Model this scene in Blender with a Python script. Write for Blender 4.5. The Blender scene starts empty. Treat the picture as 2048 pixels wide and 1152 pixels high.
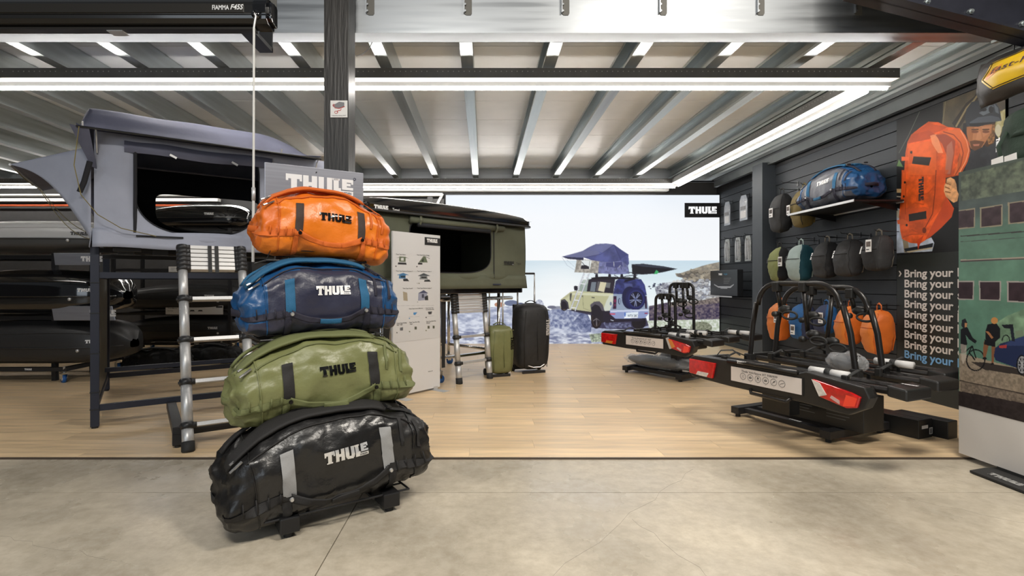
import bpy, bmesh, math, random
import numpy as np
from mathutils import Vector, Matrix, noise, Euler
PI = math.pi
R = math.radians
S = bpy.context.scene
C = S.collection
random.seed(7)

# ------------------------------------------------------------------ camera
F, VU, VH, CH = 1020.0, 967.0, 566.0, 1.2
cam = bpy.data.cameras.new('camera'); co = bpy.data.objects.new('camera', cam); C.objects.link(co)
co.location = (0, 0, CH); co.rotation_euler = (R(90), 0, 0)
cam.sensor_width = 36; cam.lens = F / 2048 * 36
cam.shift_x = (1024 - VU) / 2048; cam.shift_y = -(576 - VH) / 2048
cam.clip_start = .05
S.camera = co
S.view_settings.view_transform = 'Standard'; S.view_settings.look = 'None'
S.view_settings.gamma = 1; S.view_settings.use_curve_mapping = False
S.view_settings.exposure = 0.0
# ------------------------------------------------------------------ world + shop lights
w = bpy.data.worlds.new('world'); S.world = w; w.use_nodes = True
w.node_tree.nodes['Background'].inputs[0].default_value = (.86, .93, 1, 1)
w.node_tree.nodes['Background'].inputs[1].default_value = .13
def area(name, loc, rot, sx, sy, power, col=(1, .95, .88)):
    l = bpy.data.lights.new(name, 'AREA'); l.shape = 'RECTANGLE'; l.size = sx; l.size_y = sy
    l.energy = power; l.color = col
    o = bpy.data.objects.new(name, l); C.objects.link(o); o.location = loc; o.rotation_euler = rot
    return o
# the shop goes on behind the camera under rows of ceiling lamps
area('shop_lamp', (2.3, 1.1, 4.7), (0, 0, 0), 1.6, .5, 210, (1, .93, .83))
area('shop_lamp', (-.6, -.9, 4.6), (R(14), 0, 0), 1.6, .5, 175, (1, .95, .87))
area('cool_fill', (-3.5, -4.5, 2.6), (R(80), 0, R(-25)), 5, 2.4, 110, (.82, .91, 1))  # unseen cool fill light behind the camera, no window built there
LED_E = 46.0
BOX_E = 1.0

# ------------------------------------------------------------------ materials
MATS = {}
def lin(c):
    return tuple((x / 12.92 if x <= .04045 else ((x + .055) / 1.055) ** 2.4) for x in c)
def hx(s):
    s = s.lstrip('#'); return lin(tuple(int(s[i:i+2], 16) / 255 for i in (0, 2, 4)))
def mat(name, col, rough=.5, metal=0, var=0, vscale=8, bump=0, bscale=40, stretch=None, emit=0, alpha=1, rand=0, coat=0, spec=.5, sheen=0, trans=0, wrough=0):
    if name in MATS: return MATS[name]
    if isinstance(col, str): col = hx(col)
    m = bpy.data.materials.new(name); m.use_nodes = True; MATS[name] = m
    nt = m.node_tree; N = nt.nodes; Lk = nt.links; b = N['Principled BSDF']
    b.inputs['Base Color'].default_value = (*col, 1)
    b.inputs['Roughness'].default_value = rough; b.inputs['Metallic'].default_value = metal
    b.inputs['Specular IOR Level'].default_value = spec
    b.inputs['Coat Weight'].default_value = coat; b.inputs['Coat Roughness'].default_value = .08
    b.inputs['Sheen Weight'].default_value = sheen
    b.inputs['Transmission Weight'].default_value = trans
    if alpha < 1: b.inputs['Alpha'].default_value = alpha
    if emit:
        b.inputs['Emission Color'].default_value = (*col, 1); b.inputs['Emission Strength'].default_value = emit
    tc = N.new('ShaderNodeTexCoord'); mp = N.new('ShaderNodeMapping')
    Lk.new(tc.outputs['Object'], mp.inputs[0])
    if stretch: mp.inputs['Scale'].default_value = stretch
    last = None
    if var:
        n = N.new('ShaderNodeTexNoise'); n.inputs['Scale'].default_value = vscale; n.inputs['Detail'].default_value = 6
        Lk.new(mp.outputs[0], n.inputs[0])
        mr = N.new('ShaderNodeMapRange'); mr.inputs[3].default_value = 1 - var; mr.inputs[4].default_value = 1 + var
        mr.inputs[1].default_value = .3; mr.inputs[2].default_value = .7
        Lk.new(n.outputs[0], mr.inputs[0])
        hv = N.new('ShaderNodeHueSaturation'); hv.inputs['Color'].default_value = (*col, 1)
        Lk.new(mr.outputs[0], hv.inputs['Value']); last = hv
        if wrough:
            mw = N.new('ShaderNodeMapRange'); mw.inputs[3].default_value = max(.02, rough - wrough); mw.inputs[4].default_value = rough + wrough
            mw.inputs[1].default_value = .35; mw.inputs[2].default_value = .65
            Lk.new(n.outputs[0], mw.inputs[0]); Lk.new(mw.outputs[0], b.inputs['Roughness'])
    if rand:
        oi = N.new('ShaderNodeObjectInfo'); mr = N.new('ShaderNodeMapRange')
        mr.inputs[3].default_value = 1 - rand; mr.inputs[4].default_value = 1 + rand
        Lk.new(oi.outputs['Random'], mr.inputs[0])
        hv2 = N.new('ShaderNodeHueSaturation'); hv2.inputs['Color'].default_value = (*col, 1)
        if last: Lk.new(last.outputs[0], hv2.inputs['Color'])
        Lk.new(mr.outputs[0], hv2.inputs['Value']); last = hv2
    if last: Lk.new(last.outputs[0], b.inputs['Base Color'])
    if bump:
        n = N.new('ShaderNodeTexNoise'); n.inputs['Scale'].default_value = bscale; n.inputs['Detail'].default_value = 5
        Lk.new(mp.outputs[0], n.inputs[0])
        bp = N.new('ShaderNodeBump'); bp.inputs['Strength'].default_value = bump; bp.inputs['Distance'].default_value = .02
        Lk.new(n.outputs[0], bp.inputs['Height']); Lk.new(bp.outputs[0], b.inputs['Normal'])
    return m
def emat(name, col, e):
    if name in MATS: return MATS[name]
    if isinstance(col, str): col = hx(col)
    m = bpy.data.materials.new(name); m.use_nodes = True; MATS[name] = m
    nt = m.node_tree; nt.nodes.clear()
    o = nt.nodes.new('ShaderNodeOutputMaterial'); em = nt.nodes.new('ShaderNodeEmission')
    em.inputs[0].default_value = (*col, 1); em.inputs[1].default_value = e
    nt.links.new(em.outputs[0], o.inputs[0]); return m
def printmat(name, rough=.5, emit=0):
    if name in MATS: return MATS[name]
    m = bpy.data.materials.new(name); m.use_nodes = True; MATS[name] = m
    nt = m.node_tree; b = nt.nodes['Principled BSDF']
    a = nt.nodes.new('ShaderNodeVertexColor'); a.layer_name = 'print'
    b.inputs['Roughness'].default_value = rough; b.inputs['Specular IOR Level'].default_value = .25
    if emit:
        b.inputs['Base Color'].default_value = (.02, .02, .02, 1)
        b.inputs['Emission Strength'].default_value = emit
        nt.links.new(a.outputs[0], b.inputs['Emission Color'])
    else: nt.links.new(a.outputs[0], b.inputs['Base Color'])
    return m

# ------------------------------------------------------------------ mesh builder
def link(o, parent=None):
    C.objects.link(o)
    if parent is not None: o.parent = parent
    return o
class MB:
    def __init__(s): s.v = []; s.f = []; s.m = []; s.k = 0
    def add(s, vs, fs):
        n = len(s.v); s.v += [tuple(x) for x in vs]; s.f += [tuple(i + n for i in f) for f in fs]; s.m += [s.k] * len(fs); return s
    def mi(s, k): s.k = k; return s
    def box(s, c, d, rot=None):
        vs = []
        for x in (-.5, .5):
            for y in (-.5, .5):
                for z in (-.5, .5):
                    p = Vector((x * d[0], y * d[1], z * d[2]))
                    if rot is not None: p = rot @ p
                    vs.append(p + Vector(c))
        return s.add(vs, [(0, 1, 3, 2), (4, 6, 7, 5), (0, 4, 5, 1), (2, 3, 7, 6), (0, 2, 6, 4), (1, 5, 7, 3)])
    def b2(s, a, b):
        return s.box([(a[i] + b[i]) / 2 for i in range(3)], [abs(b[i] - a[i]) for i in range(3)])
    def bar(s, p, q, w, h, up=(0, 0, 1)):
        p = Vector(p); q = Vector(q); d = (q - p).normalized(); u = Vector(up)
        if abs(d.dot(u)) > .99: u = Vector((0, 1, 0))
        x = d.cross(u).normalized(); z = x.cross(d).normalized()
        vs = [e + x * (a * w / 2) + z * (b * h / 2) for e in (p, q) for a, b in ((-1, -1), (1, -1), (1, 1), (-1, 1))]
        return s.add(vs, [(0, 1, 2, 3), (4, 7, 6, 5), (0, 4, 5, 1), (1, 5, 6, 2), (2, 6, 7, 3), (3, 7, 4, 0)])
    def tube(s, pts, r, n=8, closed=False, sq=(1, 1)):
        P = [Vector(p) for p in pts]; L = len(P)
        if not hasattr(r, '__len__'): r = [r] * L
        vs = []; ref = None
        for i, p in enumerate(P):
            if closed: d = P[(i + 1) % L] - P[i - 1]
            else: d = P[min(i + 1, L - 1)] - P[max(i - 1, 0)]
            if d.length < 1e-9: d = Vector((0, 0, 1))
            d.normalize()
            if ref is None:
                ref = Vector((0, 0, 1)) if abs(d.z) < .9 else Vector((0, 1, 0))
                ref = (ref - d * ref.dot(d)).normalized()
            else:
                ref = ref - d * ref.dot(d)
                ref = ref.normalized() if ref.length > 1e-6 else Vector((1, 0, 0))
            x = d.cross(ref)
            for k in range(n):
                a = 2 * PI * k / n
                vs.append(p + (x * (math.cos(a) * sq[0]) + ref * (math.sin(a) * sq[1])) * r[i])
        fs = []
        for i in range(L if closed else L - 1):
            j = (i + 1) % L
            for k in range(n): fs.append((i * n + k, i * n + (k + 1) % n, j * n + (k + 1) % n, j * n + k))
        if not closed: fs += [tuple(range(n))[::-1], tuple(range((L - 1) * n, L * n))]
        return s.add(vs, fs)
    def ext(s, poly, d):
        """extrude polygon (3-D points) by vector d"""
        n = len(poly); d = Vector(d); a = [Vector(p) for p in poly]; b = [p + d for p in a]
        fs = [tuple(range(n))[::-1], tuple(range(n, 2 * n))] + [(i, (i + 1) % n, (i + 1) % n + n, i + n) for i in range(n)]
        return s.add(a + b, fs)
    def grid(s, fn, nu, nv, wu=False, wv=False):
        vs = [fn(i / (nu if wu else nu - 1), j / (nv if wv else nv - 1)) for i in range(nu) for j in range(nv)]
        fs = []
        for i in range(nu if wu else nu - 1):
            for j in range(nv if wv else nv - 1):
                i2 = (i + 1) % nu; j2 = (j + 1) % nv
                fs.append((i * nv + j, i2 * nv + j, i2 * nv + j2, i * nv + j2))
        return s.add(vs, fs)
    def cyl(s, c, r, h, axis='z', n=20, r2=None):
        r2 = r if r2 is None else r2
        ax = {'x': Vector((1, 0, 0)), 'y': Vector((0, 1, 0)), 'z': Vector((0, 0, 1))}[axis] if isinstance(axis, str) else Vector(axis).normalized()
        c = Vector(c); return s.tube([c - ax * h / 2, c + ax * h / 2], [r, r2], n)
    def lathe(s, prof, c=(0, 0, 0), n=24, axis='z'):
        c = Vector(c)
        def fn(i, j):
            k = min(int(round(j * (len(prof) - 1))), len(prof) - 1); r, h = prof[k]; a = 2 * PI * i
            p = Vector((r * math.cos(a), r * math.sin(a), h))
            if axis == 'y': p = Vector((p.x, p.z, p.y))
            if axis == 'x': p = Vector((p.z, p.x, p.y))
            return c + p
        return s.grid(fn, n, len(prof), wu=True)
    def mesh(s, name, mats, smooth=False):
        me = bpy.data.meshes.new(name); me.from_pydata(s.v, [], s.f)
        for m in (mats if isinstance(mats, (list, tuple)) else [mats]): me.materials.append(m)
        if max(s.m or [0]) > 0: me.polygons.foreach_set('material_index', s.m)
        bm = bmesh.new(); bm.from_mesh(me); bmesh.ops.recalc_face_normals(bm, faces=bm.faces); bm.to_mesh(me); bm.free()
        if smooth:
            me.polygons.foreach_set('use_smooth', [True] * len(me.polygons))
            if smooth != 2:
                try: me.set_sharp_from_angle(angle=R(38))
                except Exception: pass
        me.update(); return me
    def obj(s, name, mats, parent=None, smooth=False, bev=0, label=None, solid=0, sub=0):
        o = bpy.data.objects.new(name, s.mesh(name, mats, smooth)); link(o, parent)
        if solid:
            md = o.modifiers.new('solid', 'SOLIDIFY'); md.thickness = solid; md.offset = 0
        if sub:
            md = o.modifiers.new('sub', 'SUBSURF'); md.levels = sub; md.render_levels = sub
        if bev:
            md = o.modifiers.new('bevel', 'BEVEL'); md.width = bev; md.segments = 2; md.limit_method = 'ANGLE'; md.angle_limit = R(40)
        if label: o['label'] = label
        return o
def thing(name, label, cat, loc=(0, 0, 0), rz=0, group=None):
    o = bpy.data.objects.new(name, None); o.empty_display_size = .1; C.objects.link(o)
    o.location = loc; o.rotation_euler = (0, 0, rz); o['label'] = label; o['category'] = cat
    if group: o['group'] = group
    return o
def tag(o, label, cat, group=None):
    o['label'] = label; o['category'] = cat
    if group: o['group'] = group
    return o
def struct(name, mb, m, parent=None, **k):
    o = mb.obj(name, m, parent, **k)
    if parent is None: o['kind'] = 'structure'
    return o
def dup(root, loc, rz, label=None, group=None):
    r = root.copy(); C.objects.link(r); r.location = loc; r.rotation_euler = (0, 0, rz)
    if label: r['label'] = label
    if group: r['group'] = group
    for ch in list(root.children):
        c = ch.copy(); C.objects.link(c); c.parent = r
        for g in list(ch.children):
            d = g.copy(); C.objects.link(d); d.parent = c
    return r
def at(u, v, D):
    return Vector(((u - VU) * D / F, D, CH + (VH - v) * D / F))

# ------------------------------------------------------------------ lettering
_tc = {}
def glyphs(s, bold=.0, shear=0):
    """text as flat mesh, x from 0 to width, cap height 1"""
    k = (s, bold, shear)
    if k in _tc: return _tc[k]
    cu = bpy.data.curves.new('lettering', 'FONT'); cu.body = s; cu.size = 1.37; cu.offset = bold; cu.resolution_u = 3; cu.shear = shear
    o = bpy.data.objects.new('lettering', cu); C.objects.link(o)
    dg = bpy.context.evaluated_depsgraph_get(); me = o.evaluated_get(dg).to_mesh()
    vs = [(v.co.x, v.co.y) for v in me.vertices]; fs = [tuple(p.vertices) for p in me.polygons]
    o.evaluated_get(dg).to_mesh_clear(); bpy.data.objects.remove(o); bpy.data.curves.remove(cu)
    x0 = min(v[0] for v in vs); wd = max(v[0] for v in vs) - x0
    vs = [(v[0] - x0, v[1]) for v in vs]
    _tc[k] = (vs, fs, wd); return _tc[k]
def text(mb, s, x, z, h, fn, bold=.0, width=None, anchor='l', shear=0):
    vs, fs, wd = glyphs(s, bold, shear)
    sx = h if width is None else width / wd
    ox = x if anchor == 'l' else (x - wd * sx / 2 if anchor == 'c' else x - wd * sx)
    mb.add([fn(ox + v[0] * sx, z + v[1] * h) for v in vs], fs)
    return wd * sx
LG = []   # heavy block logo letters, unit height; rects (x0,z0,x1,z1)
def _lg():
    r = LG.append
    r((0, .72, .92, 1)); r((0, .60, .14, .72)); r((.78, .60, .92, .72)); r((.29, 0, .63, .72)); r((.20, 0, .72, .12))
    r((.98, 0, 1.30, 1)); r((1.48, 0, 1.80, 1)); r((1.30, .38, 1.48, .62))
    r((1.88, .25, 2.20, 1)); r((2.38, .25, 2.70, 1)); r((1.92, .10, 2.66, .25)); r((2.02, 0, 2.56, .10))
    r((2.78, 0, 3.10, 1)); r((2.72, .88, 3.16, 1)); r((3.10, 0, 4.0, .26)); r((3.10, .26, 3.24, .42))
    r((3.30, .34, 3.60, 1)); r((3.60, .80, 4.0, 1)); r((3.88, .70, 4.0, .80)); r((3.60, .58, 3.84, .74)); r((3.60, .34, 4.0, .50))
_lg()
def logo(mb, x, z, h, fn, mb2=None, fn2=None, sub=1):
    """x,z = lower left corner; returns width"""
    for (a, b, c, d) in LG:
        nx = max(1, int((c - a) * sub * 2)) if sub > 1 else 1; nz = max(1, int((d - b) * sub * 2)) if sub > 1 else 1
        mb.grid(lambda i, j: fn(x + (a + (c - a) * i) * h, z + (b + (d - b) * j) * h), nx + 1, nz + 1)
    if mb2 is not None:
        text(mb2, 'SWEDEN', x + 3.16 * h, z + .055 * h, .15 * h, fn2 or fn, .02, width=.74 * h, shear=.2)
    return 4 * h

# ------------------------------------------------------------------ painter for flat prints
rng = np.random.RandomState(3)
def vnoise(h, w_, sc, oct_=4, seed=0, st=(1, 1)):
    rr = np.random.RandomState(seed); out = np.zeros((h, w_)); amp = 1; tot = 0
    for o in range(oct_):
        gh = max(2, int(h / sc / st[1]) + 2); gw = max(2, int(w_ / sc / st[0]) + 2); g = rr.rand(gh + 1, gw + 1)
        y = np.linspace(0, gh - 1.001, h); x = np.linspace(0, gw - 1.001, w_)
        yi = y.astype(int); xi = x.astype(int); fy = (y - yi)[:, None]; fx = (x - xi)[None, :]
        fy = fy * fy * (3 - 2 * fy); fx = fx * fx * (3 - 2 * fx)
        a = g[yi][:, xi]; b = g[yi][:, xi + 1]; c = g[yi + 1][:, xi]; d = g[yi + 1][:, xi + 1]
        out += amp * ((a * (1 - fx) + b * fx) * (1 - fy) + (c * (1 - fx) + d * fx) * fy); tot += amp
        amp *= .55; sc = max(1.2, sc / 2)
    return out / tot
class Cv:
    def __init__(s, w_, h, bg, conv=None, ss=2):
        s.ss = ss; s.w = w_; s.h = h; s.a = np.zeros((h * ss, w_ * ss, 3)); s.a[:] = s.c(bg); s.conv = conv or (lambda x, y: (x, y))
    def c(s, c):
        if isinstance(c, str):
            c = c.lstrip('#'); c = ''.join(q * 2 for q in c) if len(c) == 3 else c
            return np.array([int(c[i:i+2], 16) / 255 for i in (0, 2, 4)])
        return np.array(c, float)
    def mask(s, pts):
        P = np.array([s.conv(*p) for p in pts]) * s.ss
        x0 = max(0, int(P[:, 0].min())); x1 = min(s.a.shape[1], int(P[:, 0].max()) + 2)
        y0 = max(0, int(P[:, 1].min())); y1 = min(s.a.shape[0], int(P[:, 1].max()) + 2)
        if x1 <= x0 or y1 <= y0: return None
        X, Y = np.meshgrid(np.arange(x0, x1) + .5, np.arange(y0, y1) + .5)
        m = np.zeros(X.shape, bool); n = len(P)
        for i in range(n):
            ax, ay = P[i]; bx, by = P[(i + 1) % n]
            if ay == by: continue
            cc = ((ay > Y) != (by > Y)) & (X < (bx - ax) * (Y - ay) / (by - ay) + ax)
            m ^= cc
        return m, (slice(y0, y1), slice(x0, x1)), X, Y
    def poly(s, pts, col, al=1., tex=None, col2=None):
        """tex = (scale, amount, seed): brightness noise;  col2 = colour the noise blends to"""
        r = s.mask(pts)
        if r is None: return
        m, sl, X, Y = r
        base = np.ones(m.shape + (3,)) * s.c(col)
        if tex:
            st = tex[3] if len(tex) > 3 else (1, 1)
            n = vnoise(m.shape[0], m.shape[1], tex[0] * s.ss, 4, tex[2], st)[..., None]
            n = np.clip((n - .5) * 2.4 + .5, 0, 1)
            if col2 is not None: base = base * (1 - n) + s.c(col2) * n
            else: base = base * (1 + (n - .5) * 2 * tex[1])
        s.a[sl][m] = s.a[sl][m] * (1 - al) + base[m] * al
    def ell(s, cx, cy, rx, ry, col, al=1., rot=0, n=36, **k):
        p = []
        for i in range(n):
            a = 2 * PI * i / n; x = rx * math.cos(a); y = ry * math.sin(a)
            p.append((cx + x * math.cos(rot) - y * math.sin(rot), cy + x * math.sin(rot) + y * math.cos(rot)))
        s.poly(p, col, al, **k)
    def line(s, pts, wd, col, al=1.):
        for (a, b) in zip(pts[:-1], pts[1:]):
            dx = b[0] - a[0]; dy = b[1] - a[1]; l = math.hypot(dx, dy) or 1; nx = -dy / l * wd / 2; ny = dx / l * wd / 2
            s.poly([(a[0] + nx, a[1] + ny), (b[0] + nx, b[1] + ny), (b[0] - nx, b[1] - ny), (a[0] - nx, a[1] - ny)], col, al)
    def vgrad(s, y0, y1, stops):
        ys = (np.arange(s.a.shape[0]) + .5) / s.ss
        for i, y in enumerate(ys):
            if y0 <= y < y1:
                t = (y - y0) / (y1 - y0)
                for (t0, c0), (t1, c1) in zip(stops[:-1], stops[1:]):
                    if t0 <= t <= t1:
                        k = (t - t0) / (t1 - t0); s.a[i, :] = s.c(c0) * (1 - k) + s.c(c1) * k; break
    def out(s):
        h, w_ = s.h, s.w; a = s.a.reshape(h, s.ss, w_, s.ss, 3).mean((1, 3)); a = np.clip(a, 0, 1)
        return np.where(a <= .04045, a / 12.92, ((a + .055) / 1.055) ** 2.4)
def print_sheet(name, img, o0, ax, az, m, parent=None, label=None):
    """flat sheet of printed colour: o0 top left corner, ax full width vector, az full height vector (downwards)"""
    h, w_, _ = img.shape; o0 = Vector(o0); ax = Vector(ax); az = Vector(az)
    uu = np.linspace(0, 1, w_); vv = np.linspace(0, 1, h)
    V = (np.array(o0)[None, None] + vv[:, None, None] * np.array(az) + uu[None, :, None] * np.array(ax)).reshape(-1, 3)
    idx = np.arange(h * w_).reshape(h, w_)
    q = np.stack([idx[:-1, :-1], idx[1:, :-1], idx[1:, 1:], idx[:-1, 1:]], -1).reshape(-1, 4)
    me = bpy.data.meshes.new(name); me.vertices.add(h * w_); me.vertices.foreach_set('co', V.astype(np.float32).ravel())
    me.loops.add(q.size); me.loops.foreach_set('vertex_index', q.astype(np.int32).ravel())
    me.polygons.add(len(q)); me.polygons.foreach_set('loop_start', np.arange(0, q.size, 4, dtype=np.int32))
    me.update(calc_edges=True)
    at_ = me.color_attributes.new('print', 'FLOAT_COLOR', 'POINT')
    col = np.ones((h * w_, 4), np.float32); col[:, :3] = img.reshape(-1, 3); at_.data.foreach_set('color', col.ravel())
    me.materials.append(m); o = bpy.data.objects.new(name, me); link(o, parent)
    if label: o['label'] = label
    return o

# palette
mat('galv', (.47, .51, .51), .36, .85, var=.16, vscale=3, stretch=(6, .35, 6), wrough=.08)
mat('galvdark', (.16, .17, .17), .4, .8, var=.15, vscale=3)
mat('galvX', (.36, .38, .40), .42, .8, var=.18, vscale=2.2, stretch=(.35, 5, 7), wrough=.1)
mat('tray', (.16, .16, .155), .5, .3, var=.1)
mat('white', (.8, .8, .79), .45)
mat('deck', (.90, .90, .88), .36, 0, var=.06, vscale=2)
mat('black', (.012, .012, .013), .42)
mat('blackgloss', (.006, .006, .007), .08, coat=.6)
mat('blackrub', (.018, .018, .018), .7)
mat('blackpl', (.02, .02, .021), .38, bump=.08, bscale=300)
mat('steelnavy', (.022, .026, .042), .45, .2)
mat('chrome', (.75, .75, .75), .2, 1)
mat('alu', (.62, .62, .62), .42, .55, var=.06, vscale=20, stretch=(8, 8, .5))
mat('wallgrey', '#3a3a3b', .6, var=.05)
mat('slat', (.030, .035, .041), .55, var=.12, spec=.35, vscale=3, stretch=(1, .4, 3), rand=.07, bump=.04, bscale=60)
mat('pillar', (.043, .051, .060), .55, var=.06)
mat('paper', (.72, .71, .69), .5)
mat('ink', (.02, .02, .02), .5)
mat('logow', (.85, .85, .85), .4)
# ================================================================== the room
WX = 4.49            # right wall
WY = 10.15           # back wall
# concrete slabs with recessed joints
mc = mat('concrete', (.50, .445, .355), .32, var=.26, vscale=1.3, bump=.035, bscale=26, wrough=.12, spec=.45)
nt = mc.node_tree; N = nt.nodes; Lk = nt.links
hv = [n for n in N if n.type == 'HUE_SAT'][0]; b = N['Principled BSDF']
n2 = N.new('ShaderNodeTexNoise'); n2.inputs['Scale'].default_value = 14; n2.inputs['Detail'].default_value = 9; n2.inputs['Roughness'].default_value = .7
tc = [n for n in N if n.type == 'TEX_COORD'][0]; Lk.new(tc.outputs['Object'], n2.inputs[0])
cr = N.new('ShaderNodeValToRGB'); cr.color_ramp.elements[0].position = .36; cr.color_ramp.elements[0].color = (.72, .70, .66, 1); cr.color_ramp.elements[1].position = .62; cr.color_ramp.elements[1].color = (1.0, 1.0, 1.0, 1)
Lk.new(n2.outputs[0], cr.inputs[0])
mx = N.new('ShaderNodeMix'); mx.data_type = 'RGBA'; mx.blend_type = 'MULTIPLY'; mx.inputs[0].default_value = .75
Lk.new(hv.outputs[0], mx.inputs[6]); Lk.new(cr.outputs[0], mx.inputs[7]); Lk.new(mx.outputs[2], b.inputs['Base Color'])
fl = struct('floor', MB().b2((-11, -5, -.12), (6, 3.47, -.012)), mat('joint', (.12, .11, .10), .8))
xs = [-11, -5.4, -.69, 4.1, 6]; ys = [-5, -1.9, 2.92, 3.47]
for i in range(4):
    for j in range(3):
        g = .0025
        MB().b2((xs[i] + g, ys[j] + g, -.02), (xs[i+1] - g, ys[j+1] - g, 0)).obj('concrete_slab', mc, fl)
mcr = MB()
def crack(pts, wd=.0008):
    for a, b_ in zip(pts[:-1], pts[1:]):
        mcr.bar((a[0], a[1], .0003), (b_[0], b_[1], .0003), wd, .0006)
rr = random.Random(4)
for (x0, y0, x1, y1) in ((.2, 2.0, 1.35, 3.3), (1.1, 1.6, .75, 2.6), (2.3, 2.9, 3.1, 2.2), (-2.5, 2.5, -1.6, 2.2), (.5, 1.5, 1.4, 1.95)):
    p = []; n = 14
    for k in range(n + 1):
        t = k / n; p.append((x0 + (x1 - x0) * t + rr.uniform(-.02, .02), y0 + (y1 - y0) * t + rr.uniform(-.02, .02)))
    crack(p)
mcr.obj('hairline_crack', mat('crackm', (.27, .24, .20), .9), fl)
# wood plank floor
mw = mat('oak', (.74, .55, .335), .36, var=.17, vscale=2.2, stretch=(.9, 9, 3), rand=.10, bump=.04, bscale=14, wrough=.06)
wf = struct('floor.001', MB().b2((-11, 3.485, -.12), (4.75, WY, -.004)), mat('woodgap', (.36, .25, .15), .7))
rr = random.Random(11)
PWD, PL = .20, 1.35
base = {}
def plank(x0, x1, y0, y1):
    L = round(x1 - x0, 2); k = L
    if k not in base:
        base[k] = MB().b2((-L/2 + .0007, -PWD/2 + .0007, -.004), (L/2 - .0007, PWD/2 - .0007, .006)).mesh('plank', mw)
    o = bpy.data.objects.new('plank', base[k]); link(o, wf); o.location = ((x0 + x1) / 2, (y0 + y1) / 2, 0)
far = MB(); cnt = 0
y = 3.485; row = 0
while y < WY - .01:
    x = -10.9 + (row * .47 % PL) - PL
    while x < 4.75:
        a = max(x, -11); b_ = min(x + PL, 4.74)
        if b_ - a > .05:
            vis = (abs(b_ / y) < 1.2 or abs(a / y) < 1.2) and a > -4.4
            if y < 6.4 and vis and cnt < 295: plank(a, b_, y, y + PWD); cnt += 1
            else: far.b2((a + .0014, y + .0014, -.004), (b_ - .0014, min(y + PWD - .0014, WY), .006))
        x += PL
    y += PWD; row += 1
o = far.obj('distant_planks', mw, wf); o['kind'] = 'stuff'
struct('trim_1', MB().b2((-11, 3.468, 0), (4.7, 3.487, .009)), mat('edging', (.10, .075, .055), .5, .4))
# back wall, dark
struct('wall_back', MB().b2((-11, WY, 0), (4.8, WY + .1, 3.5)), mat('backwall', (.045, .044, .044), .6, var=.1))
struct('wall_left', MB().b2((-11.1, -5, 0), (-11, WY, 4.2)), MATS['wallgrey'])
# right wall: slatwall boards
wr = struct('wall_right', MB().b2((WX + .02, -5, 0), (WX + .1, 8.05, 3.3)).b2((4.68, 8.0, 0), (4.76, WY, 3.3)), mat('wallgap', (.008, .008, .009), .7))
SP = .162
def slats(y0, y1, X, z1=2.97):
    z = .10 - SP
    me = MB().b2((-.022, -(y1 - y0) / 2, .004), (0, (y1 - y0) / 2, SP - .006)).mesh('slat', MATS['slat'])
    while z < z1:
        o = bpy.data.objects.new('slat', me); link(o, wr); o.location = (X + .02, (y0 + y1) / 2, max(z, 0) if z >= 0 else z)
        z += SP
slats(5.54, 7.86, WX); slats(-.5, 4.36, WX); slats(8.15, 10.08, 4.66)
struct('trim_2', MB().b2((4.28, 7.83, 0), (4.62, 8.12, 3.05)), MATS['pillar'])
struct('trim_3', MB().b2((WX - .012, -5, 2.97), (WX + .02, 8.0, 3.14)).b2((4.64, 8.1, 2.97), (4.68, WY, 3.14)), MATS['black'])
struct('baseboard_right', MB().b2((WX - .014, 5.54, 0), (WX, 7.83, .09)).b2((4.646, 8.12, 0), (4.66, 10.08, .09)), MATS['slat'])

# column of black painted timber
struct('trim_4', MB().b2((-1.157, 3.7, 0), (-.979, 3.888, 3.6)), mat('blacktimber', (.016, .0135, .011), .42, var=.25, vscale=6, stretch=(6, 6, .5), bump=.22, bscale=9))
cl = tag(MB().b2((-1.109, 3.694, 2.40), (-1.109 + .123, 3.699, 2.522)).obj('camera_sign', MATS['paper']), 'small white video surveillance notice on the black timber column', 'sign')
m = MB(); y = 3.6925
m.ext([(-1.088, y, 2.488), (-1.045, y, 2.512), (-1.008, y, 2.507), (-1.008, y, 2.480), (-1.045, y, 2.466), (-1.075, y, 2.470)], (0, -.001, 0))
m.obj('printed_camera', mat('signgrey', (.18, .18, .19), .5), cl)
m = MB(); m.tube([(-1.088, y, 2.486), (-1.075, y, 2.468), (-1.045, y, 2.464), (-1.005, y, 2.478)], .002, 5)
m.tube([(-1.03, y, 2.462), (-1.035, y, 2.45), (-1.055, y, 2.448), (-1.06, y, 2.438)], .002, 5)
m.tube([(-1.066 + .012 * math.cos(a), y, 2.437 + .009 * math.sin(a)) for a in [k * PI / 5 for k in range(10)]], .0015, 4, True)
m.tube([(-1.083 + .008 * math.cos(a), y, 2.487 + .008 * math.sin(a)) for a in [k * PI / 5 for k in range(10)]], .0018, 4, True)
m.obj('red_outline', mat('signred', (.6, .05, .04), .5), cl)
m = MB(); text(m, 'Videobewaking 24/7', -1.1, 2.41, .007, lambda x, z: Vector((x, y, z)), width=.105); m.obj('lettering', MATS['ink'], cl)
# wire by the column
MB().tube([at(744, 85, 4.05), at(738, 98, 3.98), at(725, 108, 3.95), at(712, 112, 3.9)], .003, 6).obj('trim_5', mat('wire', (.1, .1, .1), .5))
bpy.data.objects['trim_5']['kind'] = 'structure'

# ---------------------------------------------------------------- ceiling
ZJ = 3.13
ce = struct('ceiling', MB().b2((-11, 3.93, 3.43), (4.8, WY + .1, 3.5)), MATS['wallgap'])
y = 3.95
while y < WY:
    for (x0, x1) in ((-11, -7.5), (-7.5, -3.4), (-3.4, .7), (.7, 4.8)):
        MB().b2((x0 + .004, y + .004, 3.36), (x1 - .004, min(y + .70, WY) - .004, 3.42)).obj('deck_panel', MATS['deck'], ce)
    y += .70
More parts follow.
